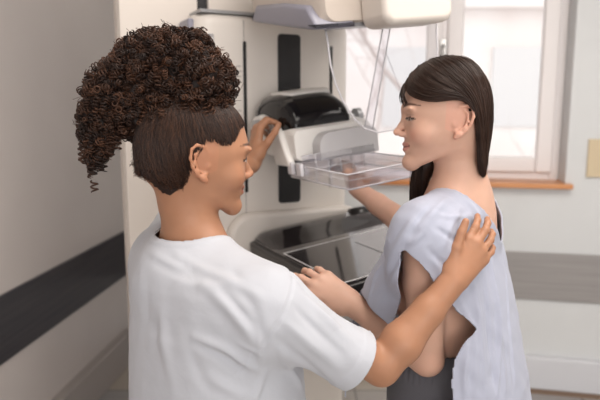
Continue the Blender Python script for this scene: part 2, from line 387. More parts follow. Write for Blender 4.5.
# socket on the back wall at the right
sx0, sz1 = wall_hit(588.5, 139); sz0 = wall_hit(588.5, 177)[1]
so = empty('wall_socket', (0, 0, 0)); at_wall(so); tag(so, 'beige square socket plate on the wall right of the window', 'wall socket')
box('face_plate', (sx0, -.014, sz0), (sx0+.17, 0, sz1), mat('beige_plastic', (.66, .54, .36), .45), so, bev=.004)
for k, dz in enumerate((.055, .10, .14)):
    bm = bmesh.new(); add_tube(bm, [(sx0+.075, -.019, sz0+dz), (sx0+.075, -.012, sz0+dz)], (.010, .007, .005)[k], 12); bm_obj('socket_hole', bm, M_black, so)
# outside the window: facade, tree
M_fac = noise_color(mat('facade_render', (.82, .78, .76), .8), (.78, .72, .70), (.86, .83, .82), .6)
fc = empty('street_building', (1.2, 11.5, -3)); tag(fc, 'pale building facade seen across the street through the window', 'building')
box('facade_wall', (-9, 0, 0), (9, 3, 14), M_fac, fc)
bm_roof = box('cornice', (-9, -.3, 6.4), (9, 0, 6.7), M_fac, fc)
for i in range(8):
    for zz in (1.2, 4.2, 7.2):
        x = -8 + i*2.1
        f = box('window', (x, -.05, zz), (x+1.0, .06, zz+1.5), mat('facade_glass', (.68, .68, .69), .4) if (i+int(zz)) == 1 else bpy.data.materials.get('facade_glass') or mat('facade_glass', (.68, .68, .69), .4), fc)
tr = empty('bare_tree', (3.25, 7.9, -3)); tag(tr, 'bare branching tree outside the right window pane', 'tree')
bm = bmesh.new(); M_bark = mat('bark', (.62, .55, .53), .9)
def branch(p, d, L, r, lv):
    pts = [p]; dd = d.copy()
    for i in range(5):
        dd = (dd + Vector(rng.normal(size=3))*.16).normalized(); pts.append(pts[-1] + dd*L/5)
    add_tube(bm, pts, [r*(1-.12*i) for i in range(6)], 6)
    if lv:
        for i in range(3 + (lv > 1)):
            q = pts[2 + i % 4]; nd_ = (dd + Vector(rng.normal(size=3))*.75 + Vector((0, 0, .15))).normalized(); branch(q, nd_, L*.66, r*.5, lv-1)
branch(Vector((0, 0, 0)), Vector((-.12, 0, 1)), 4.6, .09, 4)
bm_obj('branches', bm, M_bark, tr, smooth=True)
g = box('ground_outside', (-14, 4.6, -3.3), (16, 16, -3), mat('street_asphalt', (.5, .48, .47), .9)); tag(g, kind='structure')

# cabinet behind the machine
MY = math.radians(27); MO = Vector((0, 2.0, 0)); mrot = Matrix.Translation(MO) @ Matrix.Rotation(MY, 4, 'Z')
cb = empty('equipment_cabinet', MO, MY); tag(cb, 'tall off-white cabinet standing behind the mammography column', 'cabinet')
box('cabinet_body', (-.563, .152, .0), (.15, .20, 2.3), M_cab, cb, bev=.004)
box('cabinet_door', (-.560, .13, .08), (-.308, .15, 2.28), M_cab, cb, bev=.006)
box('cabinet_door', (-.272, .13, .08), (.148, .15, 2.28), M_cab, cb, bev=.006)
box('door_gap_strip', (-.306, .142, .08), (-.274, .151, 2.28), M_black, cb)
box('plinth', (-.555, .14, .0), (.14, .152, .078), M_dgrey, cb)

# ------------------------------------------------------------------ mammography machine
mm = empty('mammography_machine', MO, MY); tag(mm, 'white mammography machine with black tray and clear face shield', 'medical machine')
def col_outline(x0, x1, y0, y1, r, n=8):
    o = []
    for (cx, cy, a0) in ((x0+r, y0+r, 180), (x1-r, y0+r, 270)):
        for i in range(n+1): t = math.radians(a0+90*i/n); o.append((cx+r*math.cos(t), cy+r*math.sin(t)))
    return o + [(x1, y1), (x0, y1)]
bm = bmesh.new()
rings = [[(x, y, z) for (x, y) in col_outline(-.36+d, .205-d, d, .12, .055)] for z, d in ((0, 0), (1.78, 0), (1.80, .003), (1.812, .012), (1.818, .03))]
add_loft(bm, rings); col = bm_obj('column', bm, M_white, mm, smooth=True); col.modifiers.new('es', 'EDGE_SPLIT').split_angle = math.radians(40)
box('base_foot', (-.42, -.50, 0), (.28, .12, .07), M_white2, mm, bev=.03)
box('column_seam', (-.202, -.0015, .5), (-.1995, .001, 1.80), M_mark, mm)
bm = bmesh.new(); add_prism(bm, rrect(-.204, -.1935, 1.25, 1.735, .004, 4), 1, -.003, .002); bm_obj('slot', bm, M_black, mm)
bm = bmesh.new(); add_prism(bm, rrect(.114, .1245, 1.25, 1.735, .004, 4), 1, -.003, .002); bm_obj('slot', bm, M_black, mm)
bm = bmesh.new(); add_prism(bm, rrect(-.082, .0, 1.205, 1.765, .012, 5), 1, -.004, .002); tr_ = bm_obj('lift_track', bm, M_black, mm)
dp = box('side_display', (-.345, -.004, 1.655), (-.300, .03, 1.752), M_screen, mm, bev=.003)
for i in range(3): box('display_icon', (-.340+.0135*i, -.0055, 1.725), (-.331+.0135*i, -.0035, 1.740), M_line, dp)
box('display_strip', (-.341, -.0055, 1.700), (-.304, -.0035, 1.7035), M_purple, dp)
box('side_trim', (-.372, .03, 1.73), (-.352, .13, 1.80), M_purple, mm, bev=.006)
box('column_cap', (-.34, .005, 1.8165), (.20, .118, 1.826), M_dgrey, mm)
for zz in (1.655, 1.515):     # printed scale marks by the slot
    for k in range(3): box('printed_mark', (-.226, -.0008, zz-.016*k), (-.212+.003*(k % 2), .001, zz-.016*k+.004), M_mark, mm)
bm = bmesh.new(); add_prism(bm, rrect(-.275, .235, .62, 1.185, .08, 8), 1, -.045, .003); bm_obj('carriage_housing', bm, M_white, mm, bev=.02, seg=4)
# tilted gantry: everything below leans 7 degrees about the machine's long axis
TA = math.radians(7); PV = Vector((-.04, 0, 1.3)); RT = Matrix.Rotation(-TA, 4, 'Y'); TM = Matrix.Translation(PV) @ RT @ Matrix.Translation(-PV)
def tilt(o): o.matrix_local = TM; return o
# breast support table
bm = bmesh.new(); add_prism(bm, rrect(-.238, .240, -.614, -.003, .03, 8, rs=(.02, .02, .07, .07)), 2, 1.074, 1.114)
tb = tilt(bm_obj('support_table', bm, M_rim, mm, bev=.008, seg=4))
bm = bmesh.new(); add_prism(bm, rrect(-.222, .222, -.600, -.02, .02, 8, rs=(.006, .006, .055, .055)), 2, 1.112, 1.1185); bm_obj('tabletop_plate', bm, M_carbon, tb, bev=.002)
bm = bmesh.new(); prof = [(-.035, 1.117), (-.045, 1.132), (-.065, 1.146), (-.095, 1.150), (-.135, 1.142), (-.175, 1.129), (-.215, 1.1195), (-.225, 1.1175)]
rings = []
for x, s in ((-.212, .25), (-.202, .75), (-.185, .95), (-.12, 1), (.10, 1), (.19, 1), (.205, .95), (.212, .6)):
    rings.append([(x, y, 1.117 + (z-1.117)*s) for y, z in prof] + [(x, -.12, 1.116)])
add_loft(bm, rings); bm_obj('raised_backrest', bm, M_carbon, tb, smooth=True)
bm = bmesh.new(); add_tube(bm, [(.13, -.095, 1.135), (.205, -.095, 1.135)], .026, 20); bm_obj('pivot_cap', bm, M_rim, tb, smooth=True)
mk = bmesh.new()
for lo, hi in (((-.212, -.262), (.205, -.2585)), ((-.212, -.598), (-.209, -.26)), ((-.212, -.598), (.205, -.595)), ((.202, -.598), (.205, -.26))): add_box(mk, (lo[0], lo[1], 1.1175), (hi[0], hi[1], 1.1195))
bm_obj('field_outline', mk, M_line, tb)
box('centre_line', (-.003, -.56, 1.1175), (.001, -.33, 1.1192), M_rim, tb)
tilt(box('detector_housing', (-.21, -.585, .985), (.215, -.03, 1.076), M_white2, mm, bev=.03, seg=5))
tilt(box('table_arm', (-.16, -.30, .93), (.14, -.03, .99), M_white, mm, bev=.02))
# compression unit
bm = bmesh.new()
rings = []
for y, x0, x1, z0, z1, r in ((.0, -.135, .115, 1.395, 1.490, .03), (-.05, -.15, .115, 1.385, 1.497, .035), (-.20, -.157, .112, 1.383, 1.490, .03), (-.285, -.157, .110, 1.385, 1.480, .022), (-.30, -.153, .106, 1.388, 1.474, .018)):
    rings.append([(x, y, z) for x, z in rrect(x0, x1, z0, z1, r, 6)])
add_loft(bm, rings); cu = tilt(bm_obj('compression_unit', bm, M_white2, mm, smooth=True)); cu.modifiers.new('es', 'EDGE_SPLIT').split_angle = math.radians(35)
bm = bmesh.new(); rings = []
for y, s, h in ((-.012, .85, .5), (-.03, .95, .8), (-.07, 1, .98), (-.14, 1, 1.0), (-.20, .98, .93), (-.25, .93, .72), (-.275, .86, .45), (-.283, .80, .15)):
    cx, w = -.046, .112*s; H_ = .104*h; ring = []
    for i in range(25):
        t = math.pi*i/24; c_, s_ = math.cos(t), math.sin(t)
        ring.append((cx - w*math.copysign(abs(c_)**.5, c_), y, 1.474 + H_*abs(s_)**.5))
    ring.append((cx, y, 1.47)); rings.append(ring)
add_loft(bm, rings); bm_obj('glossy_cover', bm, M_gloss, cu, smooth=True)
bm = bmesh.new(); rings = [[(x, y, z) for x, z in rrect(-.108+a, .045-a, 1.570-b, 1.584-b, .005, 4)] for y, a, b in ((-.05, .01, .004), (-.07, 0, .0), (-.165, .0, .002), (-.20, .01, .010))]
add_loft(bm, rings); bm_obj('cover_label_plate', bm, M_white2, cu, smooth=True)
bm = bmesh.new(); add_prism(bm, rrect(-.098, .100, 1.384, 1.462, .02, 6, rs=(.003, .003, .03, .04)), 1, -.345, -.298); bm_obj('paddle_holder', bm, M_grey, cu, bev=.006)
# side arm panel with the two knobs
bm = bmesh.new(); add_prism(bm, [(-.03, 1.49), (-.07, 1.515), (-.12, 1.522), (-.19, 1.508), (-.245, 1.47), (-.275, 1.41), (-.30, 1.375), (-.20, 1.372), (-.175, 1.42), (-.09, 1.43), (-.03, 1.44)], 0, -.176, -.152)
bm_obj('side_arm', bm, M_white2, cu, bev=.008)
def knob(name, x, y, z, r, L, s):
    bm = bmesh.new(); add_tube(bm, [(x, y, z), (x+s*L*.55, y, z), (x+s*L*.58, y, z), (x+s*L*.95, y, z), (x+s*L, y, z)], [r*.45, r*.45, r, r, r*.82], 20); return bm_obj(name, bm, M_dgrey, cu, smooth=True, )
for q in (knob('adjustment_knob', -.17, -.160, 1.490, .021, .044, -1), knob('adjustment_knob', -.17, -.225, 1.472, .011, .022, -1), knob('adjustment_knob', .112, -.16, 1.480, .024, .05, 1)):
    q.modifiers.new('es', 'EDGE_SPLIT').split_angle = math.radians(40)
# clear paddle
pd = tilt(box('compression_paddle', (-.16, -.585, 1.340), (.085, -.262, 1.3435), M_acr, mm))
bm = bmesh.new()
for lo, hi in (((-.16, -.585), (-.157, -.262)), ((.082, -.585), (.085, -.262)), ((-.157, -.265), (.082, -.262)), ((-.157, -.585), (.082, -.582))): add_box(bm, (lo[0], lo[1], 1.3435), (hi[0], hi[1], 1.345+.034))
bm_obj('paddle_wall', bm, M_acr, pd)
bm = bmesh.new()
for x in (-.115, -.075, -.035, .005, .045): add_box(bm, (x, -.345, 1.3435), (x+.003, -.266, 1.405))
add_box(bm, (-.157, -.345, 1.3435), (.082, -.342, 1.407)); bm_obj('paddle_rib', bm, M_acr, pd)
def rim(pts, r, parent, name='paddle_rim', closed=True):
    bm = bmesh.new(); add_tube(bm, pts, r, 6, closed); return bm_obj(name, bm, M_edge, parent, smooth=True)
rim([(-.158, -.583, 1.379), (-.158, -.264, 1.379), (.083, -.264, 1.379), (.083, -.583, 1.379)], .0022, pd)
rim([(-.158, -.583, 1.342), (-.158, -.264, 1.342), (.083, -.264, 1.342), (.083, -.583, 1.342)], .0026, pd)
rim([(-.158, -.343, 1.407), (.083, -.343, 1.407)], .0016, pd, closed=False)
for k in range(2): box('paddle_clip', (-.172, -.30-.055*k, 1.352), (-.160, -.272-.055*k, 1.388), M_edge, pd, bev=.003)
box('paddle_tongue', (-.09, -.35, 1.386), (.085, -.30, 1.392), M_acr, pd)
# tube head
bm = bmesh.new(); rings = []
for y, x0, x1, zb, r in ((-.118, -.150, .27, 1.806, .03), (-.125, -.155, .275, 1.800, .03), (-.14, -.155, .275, 1.798, .03), (-.35, -.15, .272, 1.760, .03), (-.49, -.142, .262, 1.737, .03), (-.505, -.13, .25, 1.745, .03)):
    rings.append([(x, y, z) for x, z in rrect(x0, x1, zb, 2.05, r, 6)])
add_loft(bm, rings); hd = tilt(bm_obj('tube_head', bm, M_beige, mm, smooth=True)); hd.modifiers.new('es', 'EDGE_SPLIT').split_angle = math.radians(38)
bm = bmesh.new(); rings = []
for y, zb, t in ((-.125, 1.80, .012), (-.16, 1.793, .045), (-.33, 1.762, .055), (-.46, 1.739, .052), (-.503, 1.735, .008)):
    rings.append([(x, y, z) for x, z in rrect(-.162, -.05, zb-.006, zb+t, .012, 4)])
add_loft(bm, rings); bm_obj('violet_side_panel', bm, M_purple, hd, smooth=True)
bm = bmesh.new(); add_prism(bm, rrect(-.032, .178, 1.717, 2.03, .03, 8), 1, -.61, -.50); bm_obj('front_cap', bm, M_cab, hd, bev=.018, seg=4)
box('lower_rail', (-.100, -.495, 1.730), (.235, -.43, 1.742), M_dgrey, hd, bev=.004)
# face shield
half = [(-.105, 1.735), (-.102, 1.70), (-.101, 1.65), (-.092, 1.60), (-.074, 1.548), (-.045, 1.50), (-.015, 1.468), (.025, 1.452)]
out = half + [(.15-x, z) for x, z in reversed(half)]
bm = bmesh.new(); add_prism(bm, out, 1, -.452, -.4495); fs = tilt(bm_obj('face_shield', bm, M_shield, mm))
rim([(x, -.451, z) for x, z in out], .0028, fs, 'shield_rim', closed=False)
rim([(.073, -.45, 1.73), (-.013, -.45, 1.470)], .0016, fs, 'shield_strut', closed=False); rim([(.097, -.45, 1.73), (.012, -.45, 1.462)], .0016, fs, 'shield_strut', closed=False)
bm = bmesh.new(); vs = [bm.verts.new(p) for p in ((.073, -.45, 1.73), (-.013, -.45, 1.47), (.012, -.45, 1.462), (.097, -.45, 1.73))]; bm.faces.new(vs); o = bm_obj('shield_web', bm, M_acr, fs)
o.modifiers.new('s', 'SOLIDIFY').thickness = .002
rim([(.083, -.44, 1.66), (.12, -.44, 1.56), (.16, -.44, 1.50)], .001, fs, 'shield_strut', closed=False)

for x in (-.115, -.075, -.035, .005, .045): rim([(x, -.344, 1.345), (x, -.344, 1.407)], .0014, pd, closed=False)
for y in (-.31, -.36, -.42, -.50): rim([(-.159, y, 1.343), (-.159, y, 1.379)], .0012, pd, closed=False)
rim([(-.150, -.575, 1.362), (-.150, -.345, 1.366), (.075, -.345, 1.366), (.075, -.575, 1.362)], .0013, pd)

box('head_mount', (-.06, -.13, 1.86), (.18, .0, 2.04), M_dgrey, mm)

# ------------------------------------------------------------------ people
def frame_of(fwd, pitch=0.0, roll=0.0):
    """rows: forward, left, up"""
    f = nrm([fwd[0], fwd[1], 0]); l = np.array([-f[1], f[0], 0]); u = np.array([0, 0, 1.0])
    f2 = f*math.cos(pitch) + u*math.sin(pitch); u2 = -f*math.sin(pitch) + u*math.cos(pitch)
    l2 = l*math.cos(roll) + u2*math.sin(roll); u3 = -l*math.sin(roll) + u2*math.cos(roll)
    return np.array([f2, l2, u3])
_z = np.linspace(-.13, .06, 191)
def _tab(zz, vv): 
    t = np.interp(_z, zz, vv); k = np.exp(-np.linspace(-2, 2, 13)**2); k /= k.sum(); return np.convolve(np.pad(t, 6, 'edge'), k, 'valid')
def head_tables(chin=0.0):
    zf = [-.118, -.110, -.100, -.092, -.083, -.074, -.066, -.057, -.045, -.03, -.01, .008, .018, .028, .045, .06]
    zf = [q*.95 if q < -.04 else q for q in zf]; F = _tab(zf, [.058, .068, .077+chin, .081+chin, .082+chin, .080, .0825, .084, .087, .087, .085, .0865, .0905, .0925, .091, .088])
    W = _tab([-.118, -.10, -.08, -.06, -.04, -.02, 0, .02, .045, .06], [.018, .030, .043, .053, .0605, .0655, .068, .0705, .072, .072])
    return F, W
def build_head(v, c, M, s=1.0, chin=0.0, ears=(1, -1), nose=1.0, back=0.0):
    F, W = head_tables(chin); c = np.array(c, float)
    def Lc(p): return c + s*(M.T @ np.array(p, float))
    def E(p, r, k=.008, mode='add', R=None): v.ell(Lc(p), M if R is None else R, [s*q for q in r], k*s, mode)
    def Cp(a, b, ra, rb, k=.006): v.cap(Lc(a), Lc(b), ra*s, rb*s, k*s)
    def face(X, Y, Z):
        x, y, z = (X-c[0])/s, (Y-c[1])/s, (Z-c[2])/s
        f = M[0][0]*x + M[0][1]*y + M[0][2]*z; l = np.abs(M[1][0]*x + M[1][1]*y + M[1][2]*z); u = M[2][0]*x + M[2][1]*y + M[2][2]*z
        uc = np.clip(u, -.13, .06); Fv = np.interp(uc, _z, F); Wv = np.interp(uc, _z, W); n = 2.35
        fx = np.where(f > 0, f/Fv, -f/.062)
        rho = (np.maximum(fx, 1e-5)**n + (l/Wv)**n)**(1/n); d = np.sqrt(f*f + l*l)*(1 - 1/np.maximum(rho, 1e-3))
        cp = u - .034; h2 = np.clip(.5-.5*(d-cp)/.03, 0, 1); d = cp*h2 + d*(1-h2) + .03*h2*(1-h2); d = d*.85
        und = (-(u + .0620 + .52*np.clip(f, -.02, .2)))*.89; h = np.clip(.5+.5*(d-und)/.012, 0, 1); d = und*(1-h) + d*h + .012*h*(1-h)
        return d*s
    E((-.006+back/2, 0, .030), (.0985-back/2, .0745, .092), .004)
    E((-.045+back, 0, .015), (.062-back*.4, .066, .075), .02)
    v.apply(face, c - .15*s, c + .15*s, .018*s)
    for t in (1, -1):
        E((.098, .034*t, .009), (.014, .019, .011), .010, 'sub')
        E((.0705, .0325*t, .0065), (.0140, .0150, .0128), .004)
        E((.0840, .034*t, .0255), (.0065, .022, .0055), .010)
        E((.0535, .043*t, -.024), (.021, .020, .020), .022)
    # nose
    n_ = nose
    Cp((.0855, 0, .008), (.0955*n_, 0, -.010), .0055, .0058, .010); Cp((.0955*n_, 0, -.010), (.1035*n_, 0, -.0215), .0058, .0066, .006)
    E((.1030*n_, 0, -.0225), (.0082, .0078, .0070), .004)
    for t in (1, -1): E((.0920, .0100*t, -.0265), (.0100, .0052, .0062), .005); E((.098, .0055*t, -.0332), (.0042, .0026, .0032), .002, 'sub')
    # lips bent round the teeth
    def lip(z0, r, fx, wid, rise):
        def fn(X, Y, Z):
            x, y, z = (X-c[0])/s, (Y-c[1])/s, (Z-c[2])/s
            f = M[0][0]*x + M[0][1]*y + M[0][2]*z; l = M[1][0]*x + M[1][1]*y + M[1][2]*z; u = M[2][0]*x + M[2][1]*y + M[2][2]*z
            f = f + 9.5*l*l - fx; u = u - z0 - rise*l*l; k0 = np.sqrt((f/r[0])**2 + (l/wid)**2 + (u/r[1])**2); k1 = np.sqrt((f/r[0]**2)**2 + (l/wid**2)**2 + (u/r[1]**2)**2) + 1e-6
            return s*k0*(k0-1)/k1
        q = Lc((fx, 0, z0)); v.apply(fn, q - .03*s, q + .03*s, .0028*s)
    lip(-.0478, (.0085, .0052), .0838, .0245, 7); lip(-.0582, (.0085, .0062), .0825, .0215, 9)
    E((.0695+chin, 0, -.0850), (.0165, .0190, .0165), .014)
    for t in ears:
        def e(f, u, w=0.0): return Lc((-.008 + f*.96 - .18*u, t*(.0715 + w + .20*(.012-f)), .000 + u + .14*f))
        hx = [(.012, .006, -.001), (.0125, .018, .002), (.006, .029, .004), (-.006, .033, .005), (-.017, .027, .006), (-.0215, .013, .006), (-.020, -.002, .005), (-.0145, -.014, .004), (-.007, -.023, .003)]
        hp = [e(*q) for q in hx]; v.chain(hp, [.0030*s]*len(hp), .0025*s)
        v.cap(e(-.004, -.024, .002), e(.002, -.030, .001), .0056*s, .0048*s, .004*s)
        v.cap(e(.004, -.018, -.001), e(-.003, -.024, .001), .004*s, .005*s, .004*s)
        ah = [e(-.002, .024, .002), e(-.011, .017, .003), e(-.0135, .004, .003), e(-.010, -.010, .003), (e(-.003, -.016, .002))]; v.chain(ah, [.0026*s]*5, .003*s)
        v.cap(e(.0105, -.003, .000), e(.0095, -.008, .001), .0034*s, .0030*s, .004*s)
        R = np.array([M[0], M[1], M[2]]); v.ell(e(-.004, .004, -.006), R, [.0165*s, .0045*s, .029*s], .003*s)
        v.ell(e(.001, 0, -.010), R, [.012*s, .008*s, .020*s], .006*s)
    return Lc
def head_paint(V, col, c, M, s, base, lip_c, brow_c, lash_c, iris, t_open=.0035, brow=1.0, flush=None):
    q = ((V - np.array(c)) @ M.T)/s; f, l, u = q[:, 0], q[:, 1], q[:, 2]; al = np.abs(l)
    def mixc(m, cc): m = np.clip(m, 0, 1)[:, None]; col[:] = col*(1-m) + np.array(cc)*m
    fr = f > .045
    if flush is not None:
        mixc(.45*np.exp(-((al-.045)/.017)**2 - ((u+.026)/.016)**2)*fr, flush); mixc(.35*np.exp(-(l/.014)**2 - ((u+.027)/.010)**2)*fr, flush)
        ear = (al > .070)*(np.abs(u) < .04)*(f > -.04)*(f < .02); mixc(.35*ear, flush)
    lipm = ((al/.0245)**2 + ((u+.0526-8*l*l)/.0098)**2 < 1) & (f > .070-.1*al); mixc(.9*lipm, lip_c)
    mixc(.75*((np.abs(u+.0532-8*l*l) < .0016) & (al < .025) & fr), np.array(lip_c)*.35)  # shade of the mouth groove painted into the lip colour
    ba = .0295 + .0045*np.sin(np.clip((al-.014)/.038, 0, 1)*2.3) - .05*np.clip(al-.044, 0, 1); th = .0040*np.clip((.060-al)/.03, .25, 1)
    mixc(.95*brow*(np.exp(-((u-ba)/th)**4))*(al > .014)*(al < .057)*fr, brow_c)
    ex, ez = (al-.0330)/.0150, (u-.0055)
    op = t_open*np.sqrt(np.clip(1-ex**2, 0, 1)); inside = (np.abs(ez + .0008) < op) & fr & (np.abs(ex) < 1)
    mixc(.95*inside, (.62, .56, .52)); mixc(1.0*(inside & (np.abs(al-.0335) < .0062)), iris)
    mixc(.92*((np.abs(ez+.0004-op) < .0022) & (np.abs(ex) < 1.12) & fr), lash_c); mixc(.35*((np.abs(ez+.0008+op) < .0010) & (np.abs(ex) < 1.0) & fr), lash_c)
    mixc(.30*(np.exp(-((ez-.0075)/.0012)**2)*(np.abs(ex) < 1.0)*fr), lash_c)
    nl = (np.abs(u+.0328) < .003) & (np.abs(al-.006) < .0035) & (f > .09); mixc(.7*nl, np.array(base)*.25)  # nostril recess shade painted over the skin colour

def rot_about(v, ax, a):
    ax = nrm(ax); v = np.array(v, float); return v*math.cos(a) + np.cross(ax, v)*math.sin(a) + ax*(ax @ v)*(1-math.cos(a))
def build_hand(v, wrist, d, palm_n, side, s=1.0, curl=((10, 20, 15),)*4, spread=(9, 2, -5, -12), thumb=(45, 25, 20, 15), bend=0.0):
    """d: wrist->knuckles; palm_n: direction the palm faces; side: +1 if thumb lies towards cross(d, palm_n)"""
    w = np.array(wrist, float); d = nrm(d); n = np.array(palm_n, float); n = nrm(n - d*(n @ d)); t = np.cross(d, n)*side
    L = [.072, .080, .074, .058]; rr = [.0086, .0088, .0082, .0072]; offs = [.027, .009, -.010, -.027]; pl = [.088, .092, .087, .079]; tips = []
    v.cap(w - d*.01*s, w + d*.03*s, .023*s, .025*s, .012*s, (n, 1.5))
    for i in range(4):
        k = w + (d*pl[i] + t*offs[i] - n*(.002 if i in (1, 2) else -.003))*s
        v.cap(w + (d*.012 + t*offs[i]*.45)*s, k, .0150*s, .0112*s, .012*s)
        dir_ = rot_about(d, n, 0); a = math.radians(spread[i])*side; base = rot_about(d, n, -a if np.cross(n, d) @ t < 0 else a)
        # make sure positive spread goes towards the thumb side
        if ((base - d) @ t)*spread[i] < 0: base = rot_about(d, n, a if np.cross(n, d) @ t < 0 else -a)
        ax = np.cross(base, n); cu = curl[i]; p = k; q = base; Ls = [L[i]*.46, L[i]*.31, L[i]*.25]
        for j in range(3):
            q = rot_about(q, ax, math.radians(cu[j])); e = p + q*Ls[j]*s
            v.cap(p, e, rr[i]*(1.04-.09*j)*s, rr[i]*(.96-.10*j)*s, .0035*s if j else .006*s); p = e
        tips.append((p, q))
    a0, a1, a2, rl = thumb
    b = w + (d*.018 + t*.018 + n*.006)*s; q = nrm(d*math.cos(math.radians(a0)) + t*math.sin(math.radians(a0)) + n*math.sin(math.radians(rl)))
    m = b + q*.044*s; v.cap(w + (d*.02)*s, b, .018*s, .017*s, .012*s); v.cap(b, m, .0165*s, .0108*s, .010*s)
    ax = nrm(np.cross(q, nrm(d + .4*n))); q2 = rot_about(q, ax, math.radians(a1)); e1 = m + q2*.033*s; v.cap(m, e1, .0105*s, .0092*s, .004*s)
    q3 = rot_about(q2, ax, math.radians(a2)); e2 = e1 + q3*.025*s; v.cap(e1, e2, .0094*s, .0076*s, .003*s)
    return tips, (e2, q3)
def build_arm(v, sh, el, wr, s=1.0, fn=None):
    sh, el, wr = map(lambda q: np.array(q, float), (sh, el, wr)); m = sh + (el-sh)*.4
    v.cap(sh, m, .046*s, .042*s, .02); v.cap(m, el, .042*s, .034*s, .015)
    a = el + (wr-el)*.28; b = el + (wr-el)*.65
    v.cap(el, a, .034*s, .0385*s, .012); v.cap(a, b, .0385*s, .030*s, .012)
    v.cap(b, wr, .030*s, .0245*s, .012, (fn, 1.18) if fn is not None else None)
def finish_body(name, v, paint, m, base, it=1):
    V, F = v.net(); V = smooth(V, F, it, .5)
    col = np.tile(np.array(base, float), (len(V), 1)); paint(V, col)
    me = mesh_np(name, V, F); a = me.attributes.new('Col', 'FLOAT_COLOR', 'POINT'); a.data.foreach_set('color', np.concatenate([col, np.ones((len(V), 1))], 1).astype(np.float32).ravel())
    return link(name, me, m), V
def legs(parent, cx, cy, face, waist, mat_t, mat_s, hipw=.17, name='trousers'):
    f = nrm([face[0], face[1], 0]); l = np.array([-f[1], f[0], 0]); c = np.array([cx, cy, 0])
    v = Vol(c - [.34, .34, -.05], c + [.34, .34, waist+.06], .006)
    M = np.array([f, l, [0, 0, 1]])
    v.ell(c + [0, 0, waist-.12], M, (.125, hipw, .17), .02)
    v.ell(c + [0, 0, waist-.02] - f*.0, M, (.108, hipw-.02, .09), .03)
    for t in (1, -1):
        a = c + l*t*.085 + [0, 0, waist-.17]; k = c + l*t*.085 + f*.01 + [0, 0, .47]; an = c + l*t*.09 - f*.01 + [0, 0, .09]
        v.cap(a, k, .092, .064, .03); v.cap(k, an, .064, .055, .02)
    V, F = v.net(); V = smooth(V, F, 2)
    wz = waist + .02
    V, F = cut_open(V, F, lambda p: wz - p[:, 2]); N = normals(V, F)
    V = V + N*(.0022*np.sin(np.arctan2((V-c) @ l, (V-c) @ f)*70)*np.clip((V[:, 2]-waist+.045)/.02, 0, 1))[:, None] + N*(.002*vnoise(V, 9, 3))[:, None]
    t_ = link(name, mesh_np(name, V, F), mat_t, parent)
    for t in (1, -1):
        s_ = Vol(c + l*t*.09 - [.2, .2, 0], c + l*t*.09 + [.2, .2, .16], .005); h = c + l*t*.09
        s_.cap(h - f*.045 + [0, 0, .04], h + f*.12 + [0, 0, .033], .038, .034, .01, (np.array([0, 0, 1.0]), 1.0)); s_.cap(h - f*.03 + [0, 0, .05], h - f*.02 + [0, 0, .11], .038, .042, .015)
        s_.apply(lambda X, Y, Z: (Z - .004) + 0*X*1.0 + 0*Y, h - [.2, .2, .02], h + [.2, .2, .01], .001, 'sub')
        V, F = s_.net(); link('shoe', mesh_np('shoe', smooth(V, F, 1), F), mat_s, parent)
    return t_
def poly_sdf(pts):
    pts = np.array(pts, float)
    def fn(u, w):
        d = np.full(len(u), 9.0); ins = np.zeros(len(u), bool); n = len(pts)
        for i in range(n):
            a, b = pts[i], pts[(i+1) % n]; e = b-a; wx, wy = u-a[0], w-a[1]; t = np.clip((wx*e[0]+wy*e[1])/(e@e), 0, 1)
            d = np.minimum(d, np.hypot(wx-t*e[0], wy-t*e[1])); c1 = (a[1] > w) != (b[1] > w)
            with np.errstate(divide='ignore', invalid='ignore'): xx = (b[0]-a[0])*(w-a[1])/(b[1]-a[1]+1e-12)+a[0]
            ins ^= c1 & (u < xx)
        return np.where(ins, -d, d)
    return fn
def drape(name, v, cut, folds, mat_c, parent, seed, thick=.0028, wr=.0016, it=3, post=None):
    V, F = v.net(); V = smooth(V, F, it)
    V, F = cut_open(V, F, cut); N = normals(V, F); Q = proj(V)
    for pts, w, amp in folds: fold(V, N, Q, pts, w, amp)
    V = V + N*(wr*vnoise(V*np.array([1, 1, .45]), 9, seed) + wr*.55*vnoise(V, 22, seed+1))[:, None]
    if post: V = post(V, N)
    V = smooth(V, F, 1, .4)
    o = link(name, mesh_np(name, V, F), mat_c, parent); sm = o.modifiers.new('thickness', 'SOLIDIFY'); sm.thickness = thick; sm.offset = -1
    return o, V

# ---------------- patient: facing the machine, seen from her left
SA = 1.03
fa = nrm([-1, .04, 0]); MA = frame_of(fa, math.radians(0))
ca = P(456, 122, 1.172) - MA[1]*(-.0) ; ca = ca - np.array(MA[1])*.075*SA
fT = nrm([-.86, .51, 0]); lT = np.array([-fT[1], fT[0], 0])      # torso forward / left
J = P(423, 230, 1.135); tc_ = J - lT*.165 + np.array([.010, 0, .004])                          # left shoulder joint, shoulder line centre
Jr = tc_ - lT*.165 + np.array([0, 0, .0]) + fT*.03
elA = P(427, 359, 1.150); wrA = P(352, 304, 1.275)
vA = Vol([-.14, .98, .78], [.56, 1.86, 1.70], .0023)
LcA = build_head(vA, ca, MA, SA, .004, nose=1.0, back=.020)
nb = tc_ + np.array([0, 0, .045]) - fT*.012
vA.cap(LcA((-.020, 0, -.040)), LcA((-.032, 0, -.095))*.5 + nb*.5, .050, .049, .022); vA.cap(LcA((-.032, 0, -.095))*.5 + nb*.5, nb - [0, 0, .03], .049, .066, .03)
for j, t in ((J, 1), (Jr, -1)):
    vA.cap(nb - [0, 0, .005] - fT*.01, j + [0, 0, .004] - lT*t*.02, .038, .040, .045)
MT = np.array([fT, lT, [0, 0, 1]])
vA.ell(tc_ - [0, 0, .13] - fT*.006, MT, (.10, .145, .20), .05); vA.ell(tc_ - [0, 0, .30], MT, (.085, .12, .20), .05); vA.ell(tc_ - [0, 0, .42], MT, (.095, .140, .12), .05)
